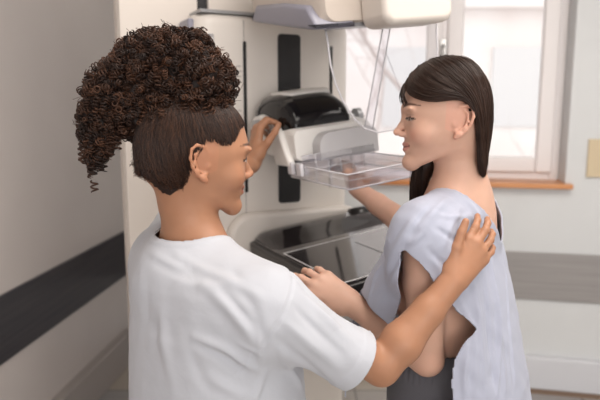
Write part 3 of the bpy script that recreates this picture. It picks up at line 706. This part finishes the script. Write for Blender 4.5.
for t in (1, -1): vA.ell(tc_ + fT*.075 + lT*t*.07 - [0, 0, .165], MT, (.055, .055, .058), .03)
build_arm(vA, J, elA, wrA, .98, None)
hdA = P(310, 278, 1.315) - wrA
palmA = nrm(np.array([.35, .55, -.60]))
build_hand(vA, wrA, hdA, palmA, 1, 1.04, ((8, 32, 25), (10, 34, 25), (14, 36, 25), (18, 38, 25)), (6, 1, -4, -9), (34, -8, -4, 10))
elR = P(424, 238, 1.47); wrR = P(356, 188, 1.66)
build_arm(vA, Jr, elR, wrR, .95)
build_hand(vA, wrR, P(349, 166, 1.72) - wrR, nrm([-.5, .7, 0]), -1, .9, ((30, 45, 30),)*4, (5, 1, -4, -8), (30, 10, 10, 10))
def paintA(V, col):
    head_paint(V, col, ca, MA, SA, (.64, .39, .29), (.56, .24, .20), (.09, .04, .025), (.02, .01, .008), (.10, .05, .03), .0026, 1.0, (.74, .33, .24))
    for tip in (elA,): 
        m = np.exp(-((V-tip)**2).sum(1)/.035**2)*.35; col[:] = col*(1-m[:, None]) + np.array((.68, .31, .21))*m[:, None]
bodyA, VA = finish_body('person', vA, paintA, M_skin_a, (.64, .39, .29))
tag(bodyA, 'dark-haired woman in pale blue open-sided gown facing the machine tray', 'person')

# gown: open at the side
vG = Vol([.02, .98, .84], [.62, 1.62, 1.46], .0032)
def cone(cfun, afun, bfun):
    def fn(X, Y, Z):
        zc = np.clip(Z, .80, 1.5); cx, cy = cfun(zc); x, y = X-cx, Y-cy
        f = x*fT[0] + y*fT[1]; l = x*lT[0] + y*lT[1]; a_f, a_b = afun(zc); b = bfun(zc)
        a = np.where(f > 0, a_f, a_b); rho = ((np.abs(f)/a)**2.3 + (np.abs(l)/b)**2.3)**(1/2.3) + 1e-4
        return np.maximum(np.sqrt(f*f+l*l)*(1-1/rho)*.8, Z - (tc_[2]-.005))
    return fn
zt = tc_[2]
zs = [zt-.46, zt-.36, zt-.26, zt-.16, zt-.08, zt-.02, zt+.03]
cf = lambda z: (tc_[0] + 0*z, tc_[1] + 0*z)
af = lambda z: (np.interp(z, zs, [.225, .222, .212, .182, .138, .095, .05]), np.interp(z, zs, [.190, .175, .150, .128, .106, .086, .05]))
bf = lambda z: np.interp(z, zs, [.235, .225, .212, .198, .190, .175, .12])
vG.apply(cone(cf, af, bf), tc_ - [.3, .3, .5], tc_ + [.3, .3, .05], .01)
for j, t in ((J, 1), (Jr, -1)):
    vG.cap(nb - [0, 0, .002] - fT*.01, j + [0, 0, .0], .047, .050, .05)
    vG.cap(j, j + lT*t*.010 - [0, 0, .085] + fT*.004, .052, .058, .03)
    vG.cap(nb - fT*.02 - [0, 0, .05], j - [0, 0, .03], .06, .062, .05)
side_o = J.copy()
def side_uv(px, py, off=.045):
    q = P(px, py, 1.0); c = np.array([0, 0, CAM_H]); r = q-c; t = ((side_o + lT*off - c) @ lT)/(r @ lT); w = c + t*r; return ((w-side_o) @ fT, w[2])
slit_px = [(404, 250), (409, 247), (414, 250), (424, 259), (433, 272), (438, 288), (446, 308), (458, 325), (466, 335), (468, 341), (458, 352), (452, 364), (450, 385), (453, 420), (326, 420), (330, 304), (352, 309), (370, 319), (388, 329), (397, 300), (402, 272)]
slit = poly_sdf([side_uv(*q) for q in slit_px])
neckc = nb - fT*.002
def cutG(p):
    d = p - neckc; f = d @ fT; l = d @ lT
    nk = np.sqrt((np.where(f > 0, f/.085, f/.105))**2 + (l/.088)**2 + ((p[:, 2]-nb[2]-.0)/.20)**2) - 1
    sd = slit((p-side_o) @ fT, p[:, 2]); near = (p - side_o) @ lT > -.10
    c = np.minimum(nk*.09, np.where(near, sd, 1.0))
    r_ = (p - Jr); rl = -(r_ @ lT); arm = r_ @ nrm(elR - Jr)
    c = np.minimum(c, np.where(rl > -.05, np.maximum(-(arm - .10), np.abs(r_ @ fT) - .075), 1.0))
    return np.minimum(c, p[:, 2] - .86)
foldsG = [([(450, 196), (436, 208), (424, 226)], .008, .005), ([(462, 205), (452, 222), (446, 248)], .008, .005), ([(440, 228), (452, 236), (462, 240)], .006, -.004),
          ([(412, 218), (400, 238), (384, 268)], .010, .006), ([(402, 248), (388, 275), (370, 300)], .009, -.005), ([(420, 232), (414, 240), (407, 246)], .006, .005),
          ([(478, 285), (482, 320), (488, 395)], .010, .007), ([(494, 240), (500, 300), (508, 390)], .010, .007), ([(486, 275), (492, 330), (500, 398)], .008, -.005),
          ([(462, 300), (474, 330), (478, 395)], .009, .005), ([(505, 250), (511, 320), (516, 390)], .007, -.004), ([(437, 262), (448, 285), (462, 300)], .007, .005),
          ([(427, 250), (440, 262), (455, 270)], .006, -.004), ([(470, 345), (466, 370), (467, 398)], .007, .006), ([(385, 240), (376, 268), (366, 298)], .008, .005), ([(455, 250), (468, 262), (476, 285)], .007, .005), ([(440, 212), (456, 216), (474, 214)], .006, .004), ([(470, 200), (484, 222), (492, 250)], .007, .005), ([(430, 205), (418, 216), (408, 232)], .006, -.005), ([(500, 300), (502, 350), (500, 395)], .006, .006)]
gownA, VGA = drape('gown', vG, cutG, foldsG, M_gown, bodyA, 11, wr=.0020)
legs(bodyA, tc_[0]-.005, tc_[1], fT, .985, M_trouser, M_shoe, .165)

# ---------------- technician: seen from behind, turned right
SB = 1.03
fb = nrm([.92, .39, 0]); MB_ = frame_of(fb, math.radians(-3))
cb_ = P(207, 164, 1.03) + MB_[1]*.075*SB
JB = P(266, 301, .965); JL = P(166, 256, 1.17)
wrB = P(453, 281, 1.068); elB = P(381, 367, 1.02)
knobw = mrot @ TM @ Vector((-.205, -.035, 1.470))
wrL = P(254, 161, 1.70); elL = P(200, 200, 1.50)
vB = Vol([-.46, .82, .74], [.42, 1.98, 1.68], .0026)
LcB = build_head(vB, cb_, MB_, SB, .0, nose=.985)
nbB = P(194, 244, 1.09)
tB = (JB + JL)/2; fTB = nrm(np.array([-(JB-JL)[1], (JB-JL)[0], 0])); lTB = np.array([-fTB[1], fTB[0], 0])
if fTB[1] < 0: fTB = -fTB; lTB = -lTB
MTB = np.array([fTB, lTB, [0, 0, 1]])
mid = LcB((-.018, 0, -.075)); vB.cap(LcB((-.014, 0, -.03)), mid, .049, .046, .02); vB.cap(mid, nbB - [0, 0, .01], .046, .050, .03)
for j in (JB, JL): vB.cap(nbB - [0, 0, .005], j, .040, .045, .05)
vB.ell(tB - [0, 0, .15], MTB, (.105, .155, .19), .05); vB.ell(tB - [0, 0, .34], MTB, (.10, .14, .2), .05)
build_arm(vB, JB, elB, wrB, .98)
palmB = nrm(np.array([-.12, .93, -.12]))
build_hand(vB, wrB, P(475, 252, 1.090) - wrB, palmB, 1, .93, ((8, 24, 16), (8, 26, 16), (10, 28, 18), (12, 30, 18)), (3, 0, -5, -11), (30, 14, 6, -16))
build_arm(vB, JL, elL, wrL, .95)
build_hand(vB, wrL, P(256, 136, 1.72) - wrL, nrm([.86, .35, .1]), -1, 1.05, ((38, 62, 45), (42, 66, 45), (48, 68, 45), (52, 68, 45)), (6, 1, -4, -8), (40, 10, 25, 25))
def paintB(V, col):
    head_paint(V, col, cb_, MB_, SB, (.405, .20, .115), (.42, .14, .10), (.05, .022, .012), (.02, .01, .008), (.06, .03, .02), .0032, 1.0, (.50, .21, .12))
bodyB, VB = finish_body('person', vB, paintB, M_skin_b, (.405, .20, .115))
tag(bodyB, 'woman with curly hair bun in white tunic, hand on other woman\'s shoulder', 'person')

# tunic
vT = Vol([-.50, .74, .82], [.30, 1.50, 1.42], .0032)
def bodyT(X, Y, Z):
    x, y = X-tB[0], Y-tB[1]; f = x*fTB[0]+y*fTB[1]; l = x*lTB[0]+y*lTB[1]; z0 = tB[2]
    zz = [z0-.45, z0-.30, z0-.18, z0-.08, z0, z0+.05]
    a = np.where(f > 0, np.interp(Z, zz, [.17, .165, .155, .14, .11, .07]), np.interp(Z, zz, [.150, .148, .142, .132, .112, .08])); b = np.interp(Z, zz, [.175, .172, .168, .165, .155, .12])
    rho = ((np.abs(f)/a)**2.5 + (np.abs(l)/b)**2.5)**(1/2.5) + 1e-4
    return np.maximum(np.sqrt(f*f+l*l)*(1-1/rho)*.8, Z - (z0+.015))
vT.apply(bodyT, tB - [.3, .3, .5], tB + [.3, .3, .08], .01)
for j in (JB, JL):
    vT.cap(nbB - [0, 0, .018], j + [0, 0, .0], .052, .050, .06); vT.cap(nbB - fTB*.03 - [0, 0, .06], j - [0, 0, .03], .065, .060, .06)
dB = nrm(elB - JB); LB = np.linalg.norm(elB - JB); slv = JB + dB*(LB*.80)
vT.cap(JB, JB + dB*.07 - [0, 0, .014], .050, .052, .03); vT.cap(JB + dB*.07 - [0, 0, .014], slv + dB*.06 - [0, 0, .016], .052, .058, .03)
dL = nrm(elL - JL); vT.cap(JL, JL + dL*.20 - [0, 0, .01], .060, .074, .03)
def cutT(p):
    d = p - nbB; f = d @ fTB; l = d @ lTB
    nk = np.sqrt((f/.074)**2 + (l/.070)**2 + ((p[:, 2]-nbB[2]-.01)/.5)**2) - 1
    c = nk*.07
    s1 = -((p - slv) @ dB); c = np.where((p-JB) @ dB > .05, np.minimum(c, s1), c)
    s2 = -((p - (JL + dL*.17)) @ dL); c = np.where(((p-JL) @ dL > .04) & (p[:, 2] > JL[2]-.14), np.minimum(c, s2), c)
    return np.minimum(c, p[:, 2] - .84)
foldsT = [([(192, 338), (224, 350), (248, 366), (262, 374)], .008, .007), ([(196, 346), (226, 360), (246, 374)], .009, -.005), ([(203, 282), (226, 305), (250, 335), (258, 352)], .011, .006), ([(222, 290), (242, 316), (258, 340)], .008, -.004),
          ([(176, 254), (205, 268), (236, 282), (262, 296)], .010, .004), ([(232, 268), (252, 300), (262, 335)], .010, -.004), ([(286, 322), (312, 345), (340, 372)], .010, .006), ([(278, 340), (300, 362), (322, 388)], .009, -.005),
          ([(300, 288), (325, 312), (352, 338)], .011, .006), ([(296, 304), (318, 328), (346, 354)], .008, -.004), ([(282, 352), (296, 372), (306, 392)], .008, .005), ([(158, 300), (160, 340), (172, 395)], .014, .004), ([(144, 268), (146, 300), (142, 340)], .012, -.002), ([(150, 250), (170, 262), (186, 268)], .008, .003), ([(254, 330), (262, 345), (262, 368)], .006, .004), ([(236, 345), (250, 352), (262, 358)], .005, .003),
          ([(188, 352), (196, 375), (212, 398)], .012, -.003), ([(268, 372), (262, 388), (258, 399)], .008, .005), ([(290, 268), (310, 290), (330, 305)], .007, -.004), ([(210, 380), (230, 390), (250, 398)], .010, .004)]
def postT(V, N):   # binding round the neck and hem of the sleeve
    d = V - nbB; nk = np.sqrt(((d @ fTB)/.074)**2 + ((d @ lTB)/.070)**2 + ((V[:, 2]-nbB[2]-.01)/.5)**2) - 1
    V = V + N*(.0016*np.exp(-((nk*.07-.006)/.004)**2))[:, None]
    s = -((V - slv) @ dB); m = (s < .05) & ((V-JB) @ dB > .08)
    V = V + N*(.0018*m*(np.clip((.026-s)/.003, 0, 1)))[:, None]
    sm = (V-JB) @ dB - .012; V = V - N*(.0022*np.exp(-(sm/.0025)**2)*(((V-JB)**2).sum(1) < .13**2))[:, None]
    return V
tunic, VT = drape('tunic', vT, cutT, foldsT, M_tunic, bodyB, 21, wr=.0012, post=postT)
legs(bodyB, tB[0], tB[1], fTB, .95, M_trouser2, M_shoe, .165)

# ------------------------------------------------------------------ hair
def strand_mesh(name, parts, mat_h, parent):
    Vs, Fs, Hs, off = [], [], [], 0
    for V, F, H in parts: Vs.append(V); Fs.append(F + off); Hs.append(H); off += len(V)
    me = mesh_np(name, np.concatenate(Vs), np.concatenate(Fs)); a = me.attributes.new('Hv', 'FLOAT', 'POINT'); a.data.foreach_set('value', np.concatenate(Hs).astype(np.float32))
    return link(name, me, mat_h, parent)
def resample(g, K):
    g = np.array(g, float); d = np.r_[0, np.cumsum(np.linalg.norm(np.diff(g, axis=0), axis=1))]; t = np.linspace(0, d[-1], K)
    q = np.stack([np.interp(t, d, g[:, i]) for i in range(3)], 1)
    for _ in range(3): q[1:-1] = .25*q[:-2] + .5*q[1:-1] + .25*q[2:]
    return q
def flow(guides, n, K, rad, jit, depth, clump=0, end_trim=.10):
    """strands between neighbouring guide lines (head-local)"""
    G = np.array([resample(g, K) for g in guides]); m = len(G)-1
    u = rng.random(n)*m; i = np.minimum(u.astype(int), m-1); f = (u-i)[:, None, None]; f = f*f*(3-2*f) if False else f
    Pt = G[i]*(1-f) + G[i+1]*f
    t = np.linspace(0, 1, K)[None, :, None]
    side = rng.normal(size=(n, 1, 3))*jit; wave = np.sin(t*6.28*rng.uniform(.6, 1.6, (n, 1, 1)) + rng.uniform(0, 6.28, (n, 1, 1)))*rng.normal(size=(n, 1, 3))*jit*.6
    Pt = Pt + side*(.25+t) + wave
    c = np.array([-.005, 0, .02]); out = Pt - c; out[..., 2] *= .6; out /= np.linalg.norm(out, axis=2, keepdims=True)
    Pt = Pt - out*rng.random((n, 1, 1))*depth
    R = rad*rng.uniform(.7, 1.2, (n, 1))*np.clip(np.minimum(1, (1.02-t[..., 0])/end_trim), .15, 1)*np.ones((1, K))
    return Pt, R
def to_world(Pt, c, M, s): return np.array(c) + s*(Pt @ M)
# patient: long straight hair parted near the middle, tucked behind the ear
capA = Vol(ca - .24, ca + .24, .003)
def LW(p): return ca + SA*(MA.T @ np.array(p, float))
capA.ell(LW((-.001, 0, .036)), MA, [q*SA for q in (.0865, .0800, .0945)], .01)
capA.cap(LW((-.044, .012, -.01)), LW((-.056, .000, -.070)), .040*SA, .020*SA, .03)
capA.cap(LW((-.020, -.060, .0)), LW((.030, -.062, -.09)), .026*SA, .022*SA, .03); capA.cap(LW((.030, -.062, -.09)), LW((.050, -.060, -.17)), .022*SA, .014*SA, .02)
def cutCapA(p):
    q = ((p - ca) @ MA.T)/SA; f, l, u = q[:, 0], q[:, 1], q[:, 2]
    # visible left side: hairline from forehead over the temple, above the ear, down behind it
    zh = np.interp(f, [-.12, -.045, -.032, -.022, -.005, .012, .028, .045, .065, .085, .11], [-.2, -.10, -.045, .03, .044, .044, .043, .046, .058, .066, .07])
    return np.where(l > -.03, u - zh, np.maximum(u - np.interp(f, [-.12, .035, .05, .085], [-.3, -.19, .03, .06]), -9))
V, F = capA.net(); V = smooth(V, F, 2); V, F = cut_open(V, F, cutCapA)
partsA = [(V, F, rng.random(len(V))*.12 + .0)]
gL = [[(.089, .004, .078), (.094, .020, .062), (.090, .045, .050), (.070, .066, .042), (.040, .080, .037), (.010, .086, .046), (-.020, .089, .046), (-.042, .084, .022), (-.052, .078, -.012), (-.064, .066, -.060), (-.080, .045, -.112)],
      [(.078, .002, .098), (.082, .034, .084), (.068, .062, .066), (.040, .080, .054), (.010, .087, .053), (-.018, .090, .050), (-.044, .084, .022), (-.054, .078, -.010), (-.062, .068, -.055), (-.082, .042, -.118)],
      [(.060, .000, .114), (.062, .040, .104), (.045, .068, .086), (.018, .083, .068), (-.014, .090, .050), (-.040, .086, .015), (-.060, .070, -.045), (-.085, .040, -.120)],
      [(.036, -.002, .127), (.034, .038, .121), (.016, .068, .102), (-.010, .085, .076), (-.038, .088, .045), (-.062, .074, -.010), (-.082, .050, -.070), (-.093, .030, -.125)],
      [(.008, -.002, .133), (.002, .036, .128), (-.018, .066, .108), (-.042, .080, .076), (-.068, .074, .030), (-.088, .054, -.035), (-.098, .028, -.120)],
      [(-.022, -.002, .131), (-.034, .030, .125), (-.056, .054, .104), (-.078, .064, .068), (-.096, .054, .020), (-.104, .034, -.045), (-.104, .012, -.118)],
      [(-.045, -.002, .124), (-.062, .018, .114), (-.086, .034, .088), (-.104, .040, .050), (-.114, .032, .005), (-.112, .014, -.060), (-.102, -.012, -.118)],
      [(-.050, -.004, .122), (-.078, .000, .108), (-.102, .004, .076), (-.116, .002, .035), (-.118, -.004, -.01), (-.110, -.018, -.070), (-.09, -.04, -.115)]]
gL = [[(x + .36*max(0, -x-.03), y, z*.90 if z < 0 else z) for x, y, z in g] for g in gL]
Pt, R = flow(gL, 4200, 22, .00058, .0011, .006); V, F = tubes_np(to_world(Pt, ca, MA, SA), R*SA, 3); h = np.repeat(rng.random(len(Pt))**1.6, 22*3); partsA.append((V, F, h))
gR = [[(x, -y if i else -.002, z) for i, (x, y, z) in enumerate(g[:6])] for g in gL[:6]]
gR = [g + [(-.005+.005*i, -.085, -.03), (.030+.002*i, -.080, -.09), (.046+.001*i, -.070, -.15), (.044+.002*i, -.062, -.185)] for i, g in enumerate(gR)]
Pt, R = flow(gR, 2200, 22, .0007, .0022, .010); V, F = tubes_np(to_world(Pt, ca, MA, SA), R*SA, 3); partsA.append((V, F, np.repeat(rng.random(len(Pt))**1.6, 22*3)))
gF = [[(.010, -.060, .0), (.042, -.058, -.040), (.058, -.056, -.090), (.062, -.058, -.140), (.058, -.062, -.185)], [(.0, -.060, -.0), (.020, -.052, -.040), (.032, -.050, -.090), (.036, -.054, -.140), (.034, -.06, -.198)], [(-.01, -.07, 0), (.02, -.08, -.04), (.04, -.08, -.09), (.05, -.08, -.14), (.05, -.08, -.19)]]
Pt, R = flow(gF, 1200, 14, .0009, .0030, .004); V, F = tubes_np(to_world(Pt, ca, MA, SA), R*SA, 3); partsA.append((V, F, np.repeat(rng.random(len(Pt))**1.6*.7, 14*3)))
gW = [[(.086, .004, .082), (.098, .010, .070), (.102, .014, .052), (.099, .018, .036)], [(.084, .006, .084), (.097, .020, .068), (.097, .032, .050), (.090, .040, .034)]]
Pt, R = flow(gW, 60, 12, .00045, .0016, .001); V, F = tubes_np(to_world(Pt, ca, MA, SA), R*SA, 3); partsA.append((V, F, np.repeat(rng.random(len(Pt))*.6, 12*3)))
strand_mesh('hair', partsA, M_hair_a, bodyA)

# technician: hair drawn tight to a big curly puff on the crown
capB = Vol(cb_ - .2, cb_ + .2, .003)
def LWB(p): return cb_ + SB*(MB_.T @ np.array(p, float))
capB.ell(LWB((-.008, 0, .031)), MB_, [q*SB for q in (.1010, .0775, .0950)], .01); capB.ell(LWB((-.043, 0, .012)), MB_, [q*SB for q in (.063, .067, .077)], .02)
capB.cap(LWB((-.046, 0, -.02)), LWB((-.030, 0, -.055)), .055*SB, .043*SB, .02)
HLf = ([-.12, -.095, -.080, -.066, -.050, -.034, -.020, -.004, .012, .026, .040, .052, .066, .082, .11], [-.020, -.034, -.048, -.060, -.068, -.040, .006, .038, .040, .033, .034, .042, .062, .071, .075])
def cutCapB(p):
    q = ((p - cb_) @ MB_.T)/SB; return q[:, 2] - .004 - .003*vnoise(q, 60, 9) - np.interp(q[:, 0], *HLf) + .0015*np.sin(q[:, 0]*900)
GB = np.stack(np.gradient(capB.D, capB.h), -1)
def wrapB(p, lift):
    """move points onto the scalp surface"""
    for _ in range(4):
        i = np.clip(((p - capB.lo)/capB.h).astype(int), 1, capB.n-2); i = tuple(np.moveaxis(i, -1, 0)); fr = p - (capB.lo + capB.h*np.stack(i, -1))
        g = GB[i]; g = g/(np.linalg.norm(g, axis=-1, keepdims=True) + 1e-6); d = capB.D[i] + (fr*g).sum(-1); p = p - g*np.clip(d - lift, -.02, .02)[..., None]
    return p
V, F = capB.net(); V = smooth(V, F, 2); V, F = cut_open(V, F, cutCapB); partsB = [(V, F, rng.random(len(V))*.08)]
# strands hugging the scalp, hairline to knot
knot = np.array([-.028, 0, .118])
def scalp(d):
    d = d/np.linalg.norm(d, axis=-1, keepdims=True); r = 1/np.sqrt((d[..., 0]/.1030)**2 + (d[..., 1]/.0795)**2 + (d[..., 2]/.0970)**2); return np.array([-.008, 0, .031]) + d*r[..., None]
n, K = 5200, 18; th = rng.uniform(-math.pi, math.pi, n); st = []
for a in th:
    f0 = math.cos(a)*.10 - .005; l0 = math.sin(a)*.075; z0 = np.interp(f0, *HLf); st.append((f0, l0, z0 - .003 + abs(rng.normal())*.012 + (rng.random() < .4)*rng.random()*.06))
st = np.array(st); d0 = st - np.array([-.008, 0, .031]); d1 = (knot + rng.normal(size=(n, 3))*.010) - np.array([-.008, 0, .031])
d0 /= np.linalg.norm(d0, axis=1, keepdims=True); d1 /= np.linalg.norm(d1, axis=1, keepdims=True); t = np.linspace(0, 1, K)[None, :, None]
sw = scalp(d0[:, None]*(1-t) + d1[:, None]*t)
sw += .0040*np.sin(t*rng.uniform(8, 34, (n, 1, 1)) + rng.uniform(0, 6, (n, 1, 1)))*rng.normal(size=(n, 1, 3))*(.15+t)
ww = wrapB(to_world(sw, cb_, MB_, SB), rng.uniform(-.0006, .0026, (n, 1))*np.ones((1, K))); sw = ((ww - cb_) @ MB_.T)/SB
V, F = tubes_np(to_world(sw, cb_, MB_, SB), np.full((n, K), .0006), 3); partsB.append((V, F, np.repeat(rng.random(n)**2.0*.75, K*3)))
# short flyaway hairs round the hairline and nape
n2, K2 = 260, 8; j = rng.choice(np.flatnonzero(st[:, 0] < -.03), n2); b0 = sw[j, 0]; dr = rng.normal(size=(n2, 3))*.6 + np.array([-.3, 0, -.5]) + np.sign(b0)*np.array([.2, .6, 0])
tt = np.linspace(0, 1, K2)[None, :, None]; fl = b0[:, None] + dr[:, None]/np.linalg.norm(dr, axis=1)[:, None, None]*tt*.007 + .002*np.sin(tt*9 + rng.uniform(0, 6, (n2, 1, 1)))*rng.normal(size=(n2, 1, 3))
V, F = tubes_np(to_world(fl, cb_, MB_, SB), np.full((n2, K2), .00035), 3); partsB.append((V, F, np.repeat(rng.random(n2), K2*3)))
hairB = strand_mesh('hair', partsB, M_hair_b, bodyB)
# the puff: dark core and hundreds of curls
blobs = [(172, 78, 1.13, .088), (140, 88, 1.12, .075), (203, 84, 1.10, .060), (188, 62, 1.13, .058), (118, 96, 1.11, .062), (105, 118, 1.10, .046), (98, 138, 1.09, .032), (94, 156, 1.085, .018), (196, 108, 1.08, .045), (150, 66, 1.15, .065), (208, 98, 1.13, .045), (170, 112, 1.08, .050), (140, 116, 1.09, .045)]
core = Vol([-.48, .90, 1.45], [-.05, 1.30, 1.90], .006)
bc = [(P(x, y, d), r) for x, y, d, r in blobs]
for c_, r_ in bc: core.ell(c_, np.eye(3), (r_*.70,)*3, .015)
V, F = core.net(); V = smooth(V, F, 1); N = normals(V, F); V = V + N*(.006*vnoise(V, 30, 5))[:, None]
def union_d(p): return np.min([np.linalg.norm(p - c_, axis=-1) - r_ for c_, r_ in bc], 0)
pp = []
while sum(map(len, pp)) < 2600:
    w = np.array([r_**2 for _, r_ in bc]); k = rng.choice(len(bc), 3000, p=w/w.sum()); d = rng.normal(size=(3000, 3)); d /= np.linalg.norm(d, axis=1, keepdims=True)
    q = np.array([bc[i][0] for i in k]) + d*(np.array([bc[i][1] for i in k])*rng.uniform(.80, 1.03, 3000))[:, None]; ud = union_d(q); q = q[(ud > -.020)]
    q = q[(((q - cb_) @ MB_.T)[:, 2] > .035) | (q[:, 0] < cb_[0]-.09)]; pp.append(q)
pp = np.concatenate(pp)[:2600]; n = len(pp); K = 44
grad = np.stack([(union_d(pp + e) - union_d(pp - e)) for e in np.eye(3)*.002], 1); grad /= np.linalg.norm(grad, axis=1, keepdims=True)
ax = grad*.35 + rng.normal(size=(n, 3))*.55 + np.array([-.25, 0, -.55]); ax /= np.linalg.norm(ax, axis=1, keepdims=True)
u = np.cross(ax, rng.normal(size=(n, 3))); u /= np.linalg.norm(u, axis=1, keepdims=True); w = np.cross(ax, u)
R0 = rng.uniform(.0038, .0072, (n, 1, 1)); turns = rng.uniform(2.0, 4.0, (n, 1, 1)); pitch = rng.uniform(.0045, .0075, (n, 1, 1)); t = np.linspace(0, 1, K)[None, :, None]; ph = rng.uniform(0, 6.28, (n, 1, 1))
ang = t*turns*6.283*np.where(rng.random((n, 1, 1)) < .5, 1, -1) + ph; rr_ = R0*(1-.25*t)
cur = pp[:, None] + ax[:, None]*(t-.5)*turns*pitch + u[:, None]*np.cos(ang)*rr_ + w[:, None]*np.sin(ang)*rr_ + grad[:, None]*.003*np.sin(t*3.1)
parts = [(V, F, rng.random(len(V))*.05)]
rad = rng.uniform(.0010, .0017, (n, 1))*np.clip(np.sin(np.linspace(.12, 3.02, K))*2.2, .2, 1)[None]
V, F = tubes_np(cur, rad, 4); parts.append((V, F, np.repeat(rng.random(n)**1.5*.9, K*4)))
# dangling ringlets at the left
rg = [(90, 150, 1.085, .040), (84, 140, 1.09, .035), (99, 150, 1.08, .034), (93, 165, 1.085, .022), (106, 142, 1.08, .03), (82, 120, 1.09, .03), (114, 138, 1.08, .026), (90, 128, 1.08, .04)]
for (x, y, d, L) in rg:
    for _ in range(5):
        o = P(x + rng.normal()*3, y + rng.normal()*4, d + rng.normal()*.012); K3 = 44; t3 = np.linspace(0, 1, K3); a3 = t3*L/.010*6.283 + rng.uniform(0, 6); r3 = rng.uniform(.0045, .007)
        q = o + np.stack([np.cos(a3)*r3, np.sin(a3)*r3, -t3*L], 1); V, F = tubes_np(q[None], np.full((1, K3), .0018)*np.clip((1.05-t3)*6, .3, 1), 4); parts.append((V, F, np.full(len(V), rng.random()*.7)))
# frizz halo
n3, K3 = 900, 12; sel = rng.integers(0, n, n3); t3 = np.linspace(0, 1, K3)[None, :, None]; dd = grad[sel] + rng.normal(size=(n3, 3))*.7; dd /= np.linalg.norm(dd, axis=1, keepdims=True)
o3 = pp[sel][:, None] + dd[:, None]*t3*rng.uniform(.008, .024, (n3, 1, 1)) + .0035*np.sin(t3*rng.uniform(6, 16, (n3, 1, 1)) + rng.uniform(0, 6, (n3, 1, 1)))*rng.normal(size=(n3, 1, 3))
V, F = tubes_np(o3, np.full((n3, K3), .0004), 3); parts.append((V, F, np.repeat(rng.random(n3), K3*3)))
strand_mesh('hair_puff', parts, M_hair_b, bodyB)
